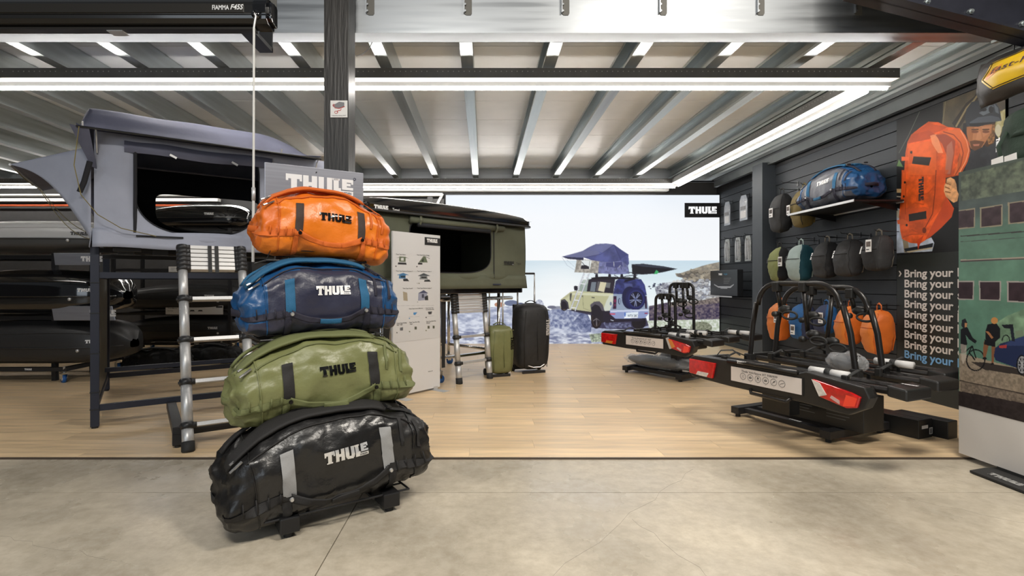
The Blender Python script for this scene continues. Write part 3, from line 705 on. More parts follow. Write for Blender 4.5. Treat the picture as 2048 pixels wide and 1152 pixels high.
    m.ext([fn(x, z + .03), fn(x + .018, z + .03), fn(x + .04, z), fn(x + .018, z - .03), fn(x, z - .03), fn(x + .022, z)], (0, .001, 0))
    m.obj('chevron', MATS['postw'], t)
wall_poster()

# ---- standing display panel at the right edge
def standee():
    X = 3.26; Dl, Dr = 3.5, 2.62; t = thing('display_banner', 'freestanding display banner at right edge, cyclists beside a blue car printed on it', 'display', (X, Dl, 0), R(-90))
    W_ = Dl - Dr
    MB().b2((0, .002, .035), (W_, .03, 1.958)).obj('panel_board', mat('panelwhite', (.62, .59, .56), .4), t)
    res = 330; Zt, Zb = 1.958, .36; W = int(W_ * res); H = int((Zt - Zb) * res)
    def conv(u, v):
        D = X * F / (u - VU); return ((Dl - D) * res, (Zt - (CH + (VH - v) * D / F)) * res)
    cv = Cv(W, H, '#55705f', conv, 1)
    A = lambda p: [(1900 + x / 4.264, 330 + y / 4.264) for x, y in p]; B = lambda p: [(1900 + x / 2.88, 600 + y / 2.88) for x, y in p]
    PA = lambda p, c, al=1, **q: cv.poly(A(p), c, al, **q); PB = lambda p, c, al=1, **q: cv.poly(B(p), c, al, **q)
    cv.vgrad(0, H, [(0, '#47514a'), (.10, '#4a5350'), (.17, '#4d5858'), (.26, '#5a7668'), (.5, '#5f8270'), (.7, '#567a69'), (1, '#567a69')])
    n = vnoise(H, W, 30, 4, 2)[..., None]; cv.a *= (.86 + .28 * n)
    PA([(95, 95), (900, -110), (900, 180), (95, 310)], '#737a5e', .35, tex=(14, .5, 3))
    def win(p, f='#8b8370', g='#3d3237'):
        PA(p, f); cx = sum(a[0] for a in p) / 4; cy = sum(a[1] for a in p) / 4
        PA([(cx + (x - cx) * .88, cy + (y - cy) * .88) for x, y in p], g, tex=(20, .12, 4))
    win([(60, 388), (216, 368), (212, 536), (60, 550)]); win([(254, 364), (450, 334), (446, 520), (257, 538)]); win([(492, 322), (720, 290), (720, 485), (497, 508)]); win([(790, 275), (1050, 235), (1050, 460), (790, 480)])
    for (a, b, c_, w_) in (((90, 608), (900, 548), '#3c3a3a', 1.6), ((90, 655), (900, 600), '#4a5450', 1), ((90, 820), (900, 786), '#4a3f42', 2.4), ((90, 812), (900, 778), '#9a9184', 1.6)): cv.line(A([a, b]), w_ * 1.5, c_)
    win([(50, 988), (206, 988), (202, 1150), (50, 1148)], '#9c9590', '#33272c'); win([(246, 988), (436, 988), (432, 1158), (248, 1152)], '#9c9590', '#33272c'); win([(484, 988), (740, 995), (740, 1180), (486, 1166)], '#9c9590', '#33272c'); win([(800, 995), (1100, 1000), (1100, 1210), (800, 1195)], '#9c9590', '#33272c')
    PB([(250, 140), (330, 90), (700, -60), (1500, -380), (1500, 700), (700, 420), (360, 340), (250, 300)], '#7c9476', .7, tex=(20, .2, 6))
    PB([(55, 305), (700, 470), (1500, 675), (1500, 1010), (700, 800), (55, 640)], '#877a6a', tex=(5, .12, 7)); PB([(55, 305), (700, 470), (700, 520), (55, 345)], '#9a8c78', .8)
    PB([(120, 355), (200, 358), (430, 400), (700, 470), (1200, 600), (1200, 680), (700, 540), (400, 430), (200, 400)], '#2c2726', .9); cv.line(B([(55, 462), (426, 540), (700, 600)]), 2.4, '#3d3531'); PB([(62, 465), (426, 543), (700, 603), (700, 640), (426, 592), (62, 524)], '#6b6056', .8, tex=(4, .2, 3))
    PB([(50, 522), (426, 592), (720, 648), (1500, 797), (1500, 1060), (720, 830), (426, 742), (50, 640)], '#2b2526', tex=(6, .15, 4)); PB([(50, 640), (426, 742), (720, 830), (1500, 1060), (1500, 1400), (50, 900)], '#c5bcb2')
    # cyclist
    cv.line(B([(145, 345), (110, 300), (128, 262), (85, 300), (60, 300)]), 2.5, '#0e0f14'); cv.line(B([(128, 262), (150, 335)]), 2.5, '#0e0f14')
    for r_ in (52, ): cv.line(B([(148 + r_ * math.cos(a * PI / 16), 345 + 60 * math.sin(a * PI / 16)) for a in range(33)]), 2.6, '#101116')
    PB([(75, 160), (100, 155), (130, 215), (155, 235), (145, 250), (110, 225), (90, 200), (100, 250), (80, 300), (60, 290), (60, 170)], '#16171d'); PB([(68, 115), (88, 105), (100, 130), (98, 155), (80, 165), (66, 150)], '#23252b'); PB([(84, 130), (100, 132), (96, 156), (84, 156)], '#b5835c'); PB([(60, 250), (95, 260), (95, 330), (75, 370), (66, 340)], '#c2b6a8', .7)
    # standing rider
    PB([(216, 140), (265, 130), (290, 165), (290, 215), (262, 240), (262, 262), (238, 262), (206, 232), (204, 180)], '#16171c'); el_ = lambda x, y, rx, ry, c: cv.poly(B([(x + rx * math.cos(i * PI / 10), y + ry * math.sin(i * PI / 10)) for i in range(20)]), c); el_(256, 118, 20, 19, '#b8844d')
    PB([(205, 180), (222, 180), (250, 215), (240, 222)], '#9c6a46'); PB([(196, 235), (232, 245), (222, 262), (206, 330), (192, 330), (190, 290)], '#7d5238'); PB([(238, 262), (262, 262), (250, 366), (238, 366)], '#7d5238'); PB([(200, 225), (262, 240), (262, 270), (196, 255)], '#121318'); el_(243, 366, 10, 6, '#15151a'); el_(200, 335, 12, 8, '#15151a')
    # blue car with the hatch open
    PB([(252, 320), (260, 275), (290, 250), (340, 235), (426, 206), (560, 175), (720, 170), (830, 250), (1020, 300), (1080, 400), (1070, 520), (720, 470), (430, 412), (380, 388), (262, 346)], '#222c4c'); PB([(345, 236), (426, 208), (560, 180), (600, 230), (426, 262), (300, 262)], '#35426b', .8); PB([(426, 215), (560, 188), (600, 225), (430, 240)], '#11131c')
    PB([(600, 190), (710, 185), (800, 255), (620, 250)], '#11131c'); cv.poly(B([(930 + 52 * math.cos(i * PI / 12), 480 + 80 * math.sin(i * PI / 12)) for i in range(24)]), '#0f1014'); cv.poly(B([(930 + 40 * math.cos(i * PI / 12), 480 + 62 * math.sin(i * PI / 12)) for i in range(24)]), '#8e8f92'); cv.poly(B([(930 + 32 * math.cos(i * PI / 12), 480 + 52 * math.sin(i * PI / 12)) for i in range(24)]), '#2a2c31')
    PB([(296, 142), (362, 138), (366, 166), (312, 162)], '#1a1c24'); PB([(345, 160), (364, 160), (374, 236), (356, 236)], '#20242e'); PB([(282, 262), (328, 256), (324, 276), (285, 276)], '#a33a38'); PB([(375, 176), (420, 172), (426, 205), (380, 215)], '#6f7f69'); cv.line(B([(322 + 22 * math.cos(a * PI / 8), 235 + 34 * math.sin(a * PI / 8)) for a in range(8, 17)]), 2.2, '#101116')
    el_(412, 372, 30, 58, '#0f1014'); el_(414, 372, 25, 50, '#8e8f92'); el_(414, 372, 20, 42, '#2a2c31')
    for a in range(8): cv.line(B([(414, 372), (414 + 22 * math.cos(a * PI / 4), 372 + 46 * math.sin(a * PI / 4))]), 1.6, '#a8a9ac')
    print_sheet('printed_picture', cv.out(), (.001, 0, Zt), (W_ - .002, 0, 0), (0, 0, -(Zt - Zb)), printmat('panelprint', .4), t)
    MB().b2((.0, .031, .035), (W_, .034, 1.958)).obj('rear_print', MATS['postergreen'], t)
    m = MB().ext([(.28, -.19, .006), (.235, -.05, .006), (.235, .22, .006), (.62, .22, .006), (.66, -.19, .006)], (0, 0, .012)); m.b2((.26, .0, .012), (.62, .03, .037))
    fp = m.obj('foot_plate', MATS['blackrub'], t); m = MB(); logo(m, .33, -.14, .05, lambda x, z: Vector((x, z, .0195))); m.obj('foot_logo', mat('logodim', (.35, .35, .34), .5), fp)
standee()

# ---- product chart board in front of the olive tent
def chart():
    P0 = (-.93, 5.23); dx, dy = .43, .52; L = math.hypot(dx, dy); dx /= L; dy /= L
    t = thing('chart_board', 'tall white product chart with small tent pictures beside the olive tent', 'sign', (P0[0], P0[1], 0), math.atan2(dy, dx))
    W_, Zt, Zb = .69, 1.735, .03; MB().b2((0, .002, Zb), (W_, .022, Zt)).obj('chart_panel', mat('chartw', (.72, .72, .73), .45), t)
    res = 250
    def conv(u, v):
        k = (u - VU) / F; s_ = (P0[1] * k - P0[0]) / (dx - dy * k); D = P0[1] + dy * s_; return (s_ * res, (Zt - (CH + (VH - v) * D / F)) * res)
    H = int(1.15 * res); cv = Cv(int(W_ * res), H, '#d3d3d4', conv)
    Q = lambda p: [(780 + x / 4.8, 460 + y / 4.8) for x, y in p]; P = lambda p, c, al=1, **q: cv.poly(Q(p), c, al, **q)
    P([(90, 255), (150, 258), (150, 308), (88, 305)], '#66705c'); P([(105, 268), (132, 268), (132, 295), (105, 295)], '#cfd2d0'); P([(80, 312), (155, 314), (160, 333), (75, 330)], '#2e3032'); P([(60, 268), (90, 262), (90, 266)], '#55564f'); P([(150, 262), (180, 272), (150, 268)], '#55564f')
    P([(275, 312), (320, 252), (340, 255), (360, 312)], '#66705c'); P([(300, 300), (320, 270), (322, 305)], '#30342e'); P([(268, 315), (310, 315), (310, 332), (268, 332)], '#333'); cv.line(Q([(340, 258), (380, 275)]), .8, '#555')
    P([(65, 432), (128, 412), (185, 434), (150, 434), (150, 465), (85, 465), (90, 434)], '#4b79a4'); P([(105, 440), (148, 440), (146, 455), (104, 455)], '#2c3840'); P([(125, 470), (165, 465), (185, 492), (130, 492)], '#3a3c3e')
    P([(265, 440), (322, 416), (385, 440), (355, 442), (362, 475), (282, 475), (290, 442)], '#8d9092'); P([(265, 440), (322, 414), (386, 440)], '#4d5358'); P([(300, 448), (350, 448), (350, 462), (300, 462)], '#333'); P([(330, 480), (375, 475), (390, 496), (325, 496)], '#3a3c3e')
    P([(272, 605), (322, 578), (365, 605), (355, 608), (350, 670), (268, 678)], '#9a9db0'); P([(272, 605), (322, 576), (365, 605)], '#50546c'); P([(305, 615), (325, 613), (325, 650), (305, 650)], '#4a4c5c'); P([(330, 640), (362, 625), (366, 672), (335, 672)], '#3c3c3c')
    P([(125, 590), (165, 600), (170, 680), (130, 675)], '#a69c88'); P([(225, 790), (262, 788), (240, 815), (225, 810)], '#4d8cc4'); P([(362, 782), (402, 780), (396, 806), (370, 808)], '#4c4c4e'); P([(98, 935), (125, 930), (125, 962), (96, 962)], '#66686c')
    P([(235, 925), (256, 925), (256, 952), (235, 952)], '#5a5d50'); P([(360, 918), (378, 918), (378, 944), (360, 944)], '#5a5d50'); P([(408, 916), (426, 916), (426, 942), (408, 942)], '#5a5d50')
    for x, y, c_ in ((58, 348, '#3b3b3b'), (258, 352, '#3b3b3b'), (278, 512, '#6c7358'), (262, 512, '#b5b5b5'), (186, 846, '#4d8cc4'), (346, 838, '#333'), (68, 982, '#333'), (188, 972, '#6c7358'), (346, 962, '#6c7358'), (265, 690, '#aaa')): P([(x - 5, y - 5), (x + 5, y - 5), (x + 5, y + 5), (x - 5, y + 5)], c_)
    for a, b in (((60, 830), (100, 832)), ((180, 832), (285, 828)), ((340, 826), (425, 822)), ((60, 725), (420, 722))): cv.line(Q([a, b]), .6, '#b5b5b6')
    print_sheet('printed_chart', cv.out(), (0, 0, Zt), (W_, 0, 0), (0, 0, -1.15), printmat('chartprint', .45), t)
    def loc(x, y): a = conv(780 + x / 4.8, 460 + y / 4.8); return a[0] / res, Zt - a[1] / res
    m = MB(); fn = lambda x, z: Vector((x, -.003, z))
    for s_, x, y in (('Thule Tepui Hybox', 55, 237), ('Thule Tepui Hybox Wedge', 255, 243), ('Thule Tepui Explorer Kukenam 3', 55, 398), ('Thule Tepui Explorer Autana 3', 258, 400), ('Thule Tepui Foothill', 120, 566), ('Thule Tepui Explorer Autana 4', 260, 564), ('Thule Tepui Luxury Mattress', 180, 762), ('Thule Tepui Anti-', 340, 755), ('Condensation Mat', 342, 770), ('Thule Tepui Folding', 62, 902), ('Gear Table', 64, 917), ('Thule Tepui Boot Bag', 182, 893), ('Single', 190, 908), ('Thule Tepui Boot Bag', 344, 884), ('Double', 350, 898)):
        a, b = loc(x, y); text(m, s_, a, b, .0125, fn, .01)
    text(m, 'thule.com', .50, .22, .013, fn, .01); m.obj('chart_lettering', mat('inkgrey', (.06, .06, .06), .5), t)
    a, b = loc(333, 142); c_, d = loc(461, 80); MB().b2((a, -.004, b), (W_, .001, d)).obj('logo_plate', MATS['black'], t)
    m = MB(); logo(m, a + .028, b + .03, .041, lambda x, z: Vector((x, -.005, z))); m.obj('logo_letters', MATS['logow'], t)
    for x in (.08, .62): MB().b2((x - .05, -.17, 0), (x + .05, .17, .008)).b2((x - .03, -.004, .008), (x + .03, .028, .045)).obj('foot', MATS['alu'], t)
chart()
# ================================================================== duffel bags
def tarp(name, col, rough=.42, spec=.5, var=.10):
    return mat(name, col, rough, var=var, vscale=5, bump=.42, bscale=11, wrough=.08, spec=spec)
def web(name, col):
    return mat(name, col, .75, bump=.15, bscale=200)
class Duffel:
    def __init__(s, L, W, H, seed, amp=.012, arch=.40, lean=.12, blunt=26):
        s.L, s.W, s.H, s.seed, s.amp, s.arch, s.lean, s.blunt = L, W, H, seed, amp, arch, lean, blunt; s.n = 3.1
    def prof(s, u):
        au = min(abs(u), 1); top = s.H * (1 - s.arch * au ** 3.0); bot = s.H * .06 * au ** 6
        zc = bot + (top - bot) * .40; e = max(1e-3, 1 - au ** s.blunt) ** .42
        return top, bot, zc, s.W / 2 * (1 - .10 * au ** 5) * e, (top - zc) * e, (zc - bot) * e
    def raw(s, u, t):
        u = max(-1, min(1, u)); top, bot, zc, a, bu, bd = s.prof(u); c, n_ = math.cos(t), math.sin(t)
        k = 2 / s.n; y = -a * math.copysign(abs(c) ** k, c); b = bu if n_ > 0 else bd; z = zc + b * math.copysign(abs(n_) ** k, n_)
        y *= 1 - .16 * max(0, (z - zc) / s.H); y += s.lean * max(0, z) * .6
        return Vector((s.L / 2 * u, y, z))
    def P(s, u, t, off=0, wr=1):
        p = s.raw(u, t)
        e = .02; du = s.raw(u + e, t) - s.raw(u - e, t) if abs(u) < .97 else s.raw(u * .97 + e, t) - s.raw(u * .97 - e, t); dt = s.raw(u * .999, t + e) - s.raw(u * .999, t - e)
        n_ = dt.cross(du)
        n_ = n_.normalized() if n_.length > 1e-9 else Vector((math.copysign(1, u), 0, 0))
        cdir = p - Vector((0, 0, s.H * .4))
        if n_.dot(Vector((cdir.x * .3, cdir.y, cdir.z))) < 0: n_ = -n_
        q = p * 1.0
        w1 = noise.noise(Vector((q.x * 6 / s.L, q.y * 7, q.z * 8)) + Vector((s.seed * 7.3, 0, 0)))
        w2 = noise.noise(Vector((q.x * 14, q.y * 22, q.z * 20)) + Vector((s.seed, 5, 0)))
        rd = 1 - abs(noise.noise(Vector((q.x * 5.5 + q.z * 6, q.y * 9, q.z * 9 - q.x * 3)) + Vector((0, s.seed * 3, 1)))) * 2.4
        rd2 = 1 - abs(noise.noise(Vector((q.x * 11 - q.z * 9, q.y * 15, q.z * 14 + q.x * 4)) + Vector((3, s.seed * 2, 1)))) * 2.6
        end = .45 + 1.2 * abs(u) ** 3
        d = s.amp * (w1 * 1.1 + .35 * w2 * end + .55 * max(0, rd) * end + .45 * max(0, rd2) * end) * wr
        return p + n_ * (d + off)
    def th(s, u, z):
        top, bot, zc, a, bu, bd = s.prof(u); b = bu if z > zc else bd
        q = max(-1, min(1, (z - zc) / b)); return math.asin(math.copysign(abs(q) ** (s.n / 2), q))
    def PZ(s, u, z, off): return s.P(u, s.th(u, z), off)
    def patch(s, m, fn, nu, nv, off, edge=.004):
        """raised strip whose rim turns down to the bag"""
        def g(i, j):
            u, t = fn(i, j); o = off if (0 < i < 1 and 0 < j < 1) else off - edge
            return s.P(u, t, o)
        return m.grid(g, nu, nv)
def add_duffel(name, label, loc, rz, L, W, H, col, seed, tilt=0, lean=.12, amp=.012, roll=0, group=None, colors=None, kind='full', arch=.40, logo_m='logow', band=None):
    """colors: body, end, strap, band, piping"""
    B = Duffel(L, W, H, seed, amp, arch, lean)
    t = thing(name, label, 'duffel bag', loc, rz, group); t.rotation_euler = Euler((tilt, roll, rz))
    body, endc, strap, bandc, shoulder = colors; front = body
    us = [math.sin(PI / 2 * (-1 + 2 * i / 96)) for i in range(97)]
    nt_ = 72; m = MB(); vs = []; 
    for u in us:
        for j in range(nt_): vs.append(B.P(u, 2 * PI * j / nt_))
    fs = []; mi = []
    for i in range(96):
        for j in range(nt_):
            fs.append((i * nt_ + j, i * nt_ + (j + 1) % nt_, (i + 1) * nt_ + (j + 1) % nt_, (i + 1) * nt_ + j))
            um = abs(us[i] + us[i+1]) / 2; tm = 2 * PI * (j + .5) / nt_; tm = tm - 2 * PI if tm > PI else tm
            # front panel vs gusset/lid
            top_lim = 1.12 - .35 * um
            isf = um < .70 + .04 * math.cos(tm) and -.9 < tm < top_lim
            low = tm < -.15 and tm > -2.9
            mi.append(0 if (isf or (low and um < .93)) else 1)
    m.v = [tuple(v) for v in vs]; m.f = fs; m.m = mi
    if kind == 'rim': m.m = [0] * len(fs)
    m.obj('body', [body, endc], t, smooth=2)
    # lid opening seam and piping
    def curve(fn, n=40): return [fn(k / n) for k in range(n + 1)]
    m = MB(); m.tube(curve(lambda k: B.P(-.78 + 1.56 * k, 1.12 - .30 * abs(-1 + 2 * k) ** 2, .004)), .0045, 6); m.obj('zip', bandc, t, smooth=2)
    m = MB(); m.tube(curve(lambda k: B.P(-.78 + 1.56 * k, 2.15, .003)), .004, 6); m.obj('zip', bandc, t, smooth=2)
    for sx in (-1, 1):
        m = MB(); m.tube(curve(lambda k: B.P(sx * (.74 + .02 * math.sin(k * 3)), -.75 + 3.4 * k, .003), 30), .0035, 6); m.obj('side_seam', endc, t, smooth=2)
    # vertical webbing
    for sx in (-1, 1):
        u0 = sx * .47; hw = .058; m = MB()
        B.patch(m, lambda i, j: (u0 + (i - .5) * 2 * hw + .01 * j * sx, B.th(u0, H * (.86 - .09 * 0) * (1 - .02)) * 0 + (B.th(u0, H * .80) * (1 - j) + B.th(u0, H * .34) * j)), 5, 14, .009)
        m.obj('webbing_strap', strap, t, smooth=True)
    # daisy chain band around the ends
    for sx in (-1, 1):
        m = MB(); B.patch(m, lambda i, j: (sx * (.44 + .56 * i), (B.th(sx * .5, H * .40) * (1 - j) + B.th(sx * .5, H * .29) * j) + .0 * i), 22, 5, .008)
        m.obj('daisy_chain', bandc, t, smooth=True)
        for k in range(4):
            uu = sx * (.56 + .10 * k); m = MB(); m.tube([B.PZ(uu, H * .41, .012), B.PZ(uu, H * .35, .015), B.PZ(uu, H * .28, .012)], .0035, 5); m.obj('bar_tack', bandc, t, smooth=2)
        # vertical strap below
        m = MB(); B.patch(m, lambda i, j: (sx * (.47 + .08 * i), B.th(sx * .5, H * .30) * (1 - j) + (-1.1) * j), 4, 10, .010)
        m.obj('lower_strap', bandc, t, smooth=True)
    # carry handle sagging over the lower front
    def hc(k):
        u = -.47 + .94 * k; sag = 1 - abs(2 * k - 1) ** 2.4; return u, H * (.345 - .11 * sag)
    m = MB(); hwz = H * .038
    def hs(i, j):
        u, z = hc(i); o = .016 + .022 * math.sin(PI * i) + .004 * math.sin(i * 23 + seed); wz = hwz * (1.25 - .45 * math.sin(PI * i)); return B.PZ(u, z + wz * (1 - 2 * j), o)
    m.grid(hs, 40, 5); m.obj('carry_handle', shoulder if kind == 'handle2' else bandc, t, smooth=True, solid=.005)
    m = MB()
    def gs(i, j):
        u, z = hc(.36 + .28 * i); return B.PZ(u, z + hwz * .72 * (1 - 2 * j), .046 + .002 * math.sin(PI * j))
    m.grid(gs, 14, 6); m.obj('handle_wrap', shoulder, t, smooth=True, solid=.006)
    for sx in (-1, 1):
        p = B.PZ(sx * .475, H * .345, .030); q = B.PZ(sx * .475, H * .345, .038); m = MB(); m.tube([p, q], [.011, .008], 14); m.obj('snap_button', mat('snapk' if kind != 'steel' else 'snaps', (.02, .02, .02) if kind != 'steel' else (.7, .7, .7), .3, .8), t, smooth=True)
    # shoulder straps on the lid
    for q, (ta, tb) in enumerate(((1.30, .30), (1.85, .9))):
        m = MB()
        def ss(i, j, ta=ta): 
            u = -.92 + 1.45 * i; lift = .016 + .016 * math.sin(PI * i) ** .6; return B.P(u, ta + (j - .5) * .34 + .15 * math.sin(i * 3 + q), lift, .3)
        m.grid(ss, 34, 6); m.obj('shoulder_strap', shoulder, t, smooth=True, solid=.014)
        m = MB(); m.grid(lambda i, j: B.P(.53 + .38 * i, ta + (j - .5) * .12, .018 - .006 * i, .5), 12, 3); m.obj('adjuster_strap', bandc, t, smooth=True, solid=.004)
        c = B.P(.55, ta, .03); d = B.P(.60, ta, .03); m = MB(); m.bar(c, d, W * .10, .012); m.obj('buckle', MATS['blackpl'], t, bev=.002)
    # compression tabs and end handle
    for sx in (-1, 1):
        pts = []
        for k in range(13):
            a = k / 12; p = B.P(sx * .995, .9 - 1.8 * a, .0, 0); y0 = -W * .20 + W * .40 * a
            pts.append(Vector((sx * (L / 2 + .004 + .035 * math.sin(PI * a)), y0, H * .33)))
        m = MB(); m.grid(lambda i, j: pts[int(round(i * 12))] + Vector((0, 0, (j - .5) * .035)), 13, 3); m.obj('end_handle', strap if kind == 'greyend' else bandc, t, smooth=True, solid=.006)
    # zip pulls
    for tt in (.95, 1.25):
        p = B.P(-.80, tt, .012); m = MB(); m.bar(p, p + Vector((-.035, -.012, -.02)), .012, .006); m.tube([p + Vector((-.035, -.012, -.02)), p + Vector((-.055, -.02, -.03))], .006, 6); m.obj('zip_pull', mat('zipm', (.35, .35, .35), .35, .8), t)
    for sx in (.62, .80):
        m = MB(); B.patch(m, lambda i, j: (sx + .035 * i, 1.0 - .8 * j), 4, 9, .010); m.obj('side_tab', bandc, t, smooth=True)
    # logo
    h = H * .125; w_ = 4 * h; mL = MB(); mS = MB()
    fn = lambda x, z: B.PZ(2 * x / L, z, .0045); fn2 = lambda x, z: B.PZ(2 * x / L, z, .0055)
    logo(mL, -w_ / 2 + L * .03, H * .585, h, fn, mS, fn2, 3)
    mL.obj('logo', MATS[logo_m], t, smooth=2); mS.obj('logo_caption', MATS['ink'], t)
    return t, B

# ---- the tilted display stand
ST = (-.92, 2.88, 0); RZ = R(33)
st = thing('display_stand', 'black steel tiered stand under the four large duffel bags', 'stand', ST, RZ)
bk = mat('standblack', (.010, .010, .011), .45)
m = MB()
for sx in (-.255, .255): 
    MB().b2((sx - .045, -.42, .025), (sx + .045, .34, .10)).obj('foot_rail', bk, st, bev=.006)
    for yy in (-.38, .3): MB().cyl((sx, yy, .0125), .022, .025).obj('levelling_foot', MATS['blackrub'], st)
MB().b2((-.30, .26, .05), (.30, .34, .12)).obj('cross_rail', bk, st, bev=.004)
for sx in (-.15, .15): MB().bar((sx, .25, .08), (sx, .41, 1.58), .04, .04).obj('mast', bk, st, bev=.003)
levels = [(.115, -.21, .30, R(-6)), (.515, -.07, .27, R(-5)), (.925, .06, .25, R(-3)), (1.345, .18, .23, R(-3))]
for i, (z, y, d, tl) in enumerate(levels):
    m = MB(); hw = (.36, .34, .33, .28)[i]; yb = .25 + .22 * (z / 2)
    f = y - d * .62
    m.tube([(-hw, yb, z - .03), (-hw, f, z - .022), (hw, f, z - .022), (hw, yb, z - .03)], .006, 6)
    m.tube([(-hw, f + .1, z - .024), (hw, f + .1, z - .024)], .005, 6); m.tube([(-hw, f + .22, z - .026), (hw, f + .22, z - .026)], .005, 6)
    if i == 3: m.tube([(-hw, f, z - .022), (-hw + .02, f - .01, z + .035), (hw - .02, f - .01, z + .035), (hw, f, z - .022)], .0035, 6)
    for sx in (-hw * .45, hw * .45): m.bar((sx, f, z - .028), (sx, yb, z - .036), .012, .012)
    m.obj('wire_shelf', bk, st)
# header sign
hs = thing('header_sign', 'brushed grey sign board with large white lettering above the orange duffel', 'sign', (0, 0, 0), R(28))
pL = at(529, 325, 3.18); pR = at(727, 345, 3.50); dv = Vector((pR.x - pL.x, pR.y - pL.y, 0)); hw = dv.length; hs.location = (pL.x, pL.y, 0); hs.rotation_euler = (0, 0, math.atan2(dv.y, dv.x))
zt = 1.955; zb = 1.715
MB().b2((0, 0, zb), (hw, .012, zt)).obj('sign_board', mat('brushed', (.36, .37, .42), .38, .75, var=.08, vscale=4, stretch=(.5, 1, 20)), hs, bev=.004)
m = MB(); m2 = MB(); logo(m, .125, zb + .075, .108, lambda x, z: Vector((x, -.002, z)), m2, lambda x, z: Vector((x, -.004, z))); m.obj('logo', MATS['logow'], hs); m2.obj('logo_caption', mat('inkblue', (.05, .055, .09), .5), hs)
m = MB(); m.tube([(.135 + .108 * 4 + .008 * math.cos(k * PI / 8), -.002, zt - .05 + .008 * math.sin(k * PI / 8)) for k in range(16)], .0015, 4, True); m.obj('trademark_ring', MATS['inkblue'], hs)
for z in (zb + .03, zt - .03): MB().cyl((hw / 2, -.003, z), .004, .006, 'y', 10).obj('screw', MATS['blackpl'], hs)
for x in (.12, hw - .12): MB().b2((x - .01, .012, 1.55), (x + .01, .03, zt - .03)).obj('sign_post', bk, hs)
MB().bar((.12, .02, 1.56), (hw - .12, .02, 1.56), .02, .02).obj('sign_bracket', bk, hs)

def on_stand(x, y, z):
    c, s_ = math.cos(RZ), math.sin(RZ); return (ST[0] + c * x - s_ * y, ST[1] + s_ * x + c * y, z)
tk = tarp('tarp_black', (.014, .0135, .0135), .30, .6); tk2 = tarp('tarp_black2', (.010, .0095, .0095), .36)
og = tarp('tarp_olive', (.185, .195, .080), .40); og2 = tarp('tarp_olive2', (.175, .185, .075), .38)
nv = tarp('tarp_navy', (.028, .030, .056), .38, .5); bl = tarp('tarp_blue', (.012, .068, .185), .32)
oo = tarp('tarp_orange', (.74, .185, .010), .40); oo2 = tarp('tarp_orange2', (.62, .13, .008), .40)
wk = web('web_black', (.014, .013, .013)); wg = web('web_grey', (.30, .30, .30)); wb = web('web_blue', (.012, .105, .22)); wn = web('web_navy', (.018, .017, .032)); wo = web('web_orange', (.60, .12, .01)); wbr = web('web_brown', (.045, .028, .022)); wol = web('web_olive', (.14, .155, .06))
mat('logosil', (.9, .9, .9), .25, .6); mat('logodark', (.05, .05, .05), .12, .9)
GR = None
bags = [
 ('big black duffel bag with grey straps, lowest on the stand', (0.0, -.20, .105), 1.03, .41, .44, 1, (tk, tk2, wg, wk, wk), R(10), .10, 'steel', 'logosil', .024, R(-5)),
 ('olive green duffel bag with black straps, second lowest on the stand', (.0, -.08, .525), .93, .36, .38, 2, (og, og2, wk, wol, wol), R(8), .10, 'full', 'logodark', .021, R(-3)),
 ('navy and blue duffel bag with teal straps, below the orange one on the stand', (.01, .04, .935), .84, .34, .37, 3, (nv, bl, wb, wn, wb), R(6), .10, 'steel', 'logow', .018, R(-1)),
 ('orange duffel bag with brown straps, topmost on the stand', (.045, .15, 1.355), .74, .31, .36, 4, (oo, oo2, wbr, wo, wo), R(6), .10, 'full', 'logodark', .018, R(4)),
]
for (lab, p, L, W, H, sd, cols, tilt, lean, kind, lg, amp, roll) in bags:
    add_duffel('duffel_bag', lab, on_stand(*p), RZ, L, W, H, None, sd, tilt, lean, amp, roll, colors=cols, kind=kind, logo_m=lg)
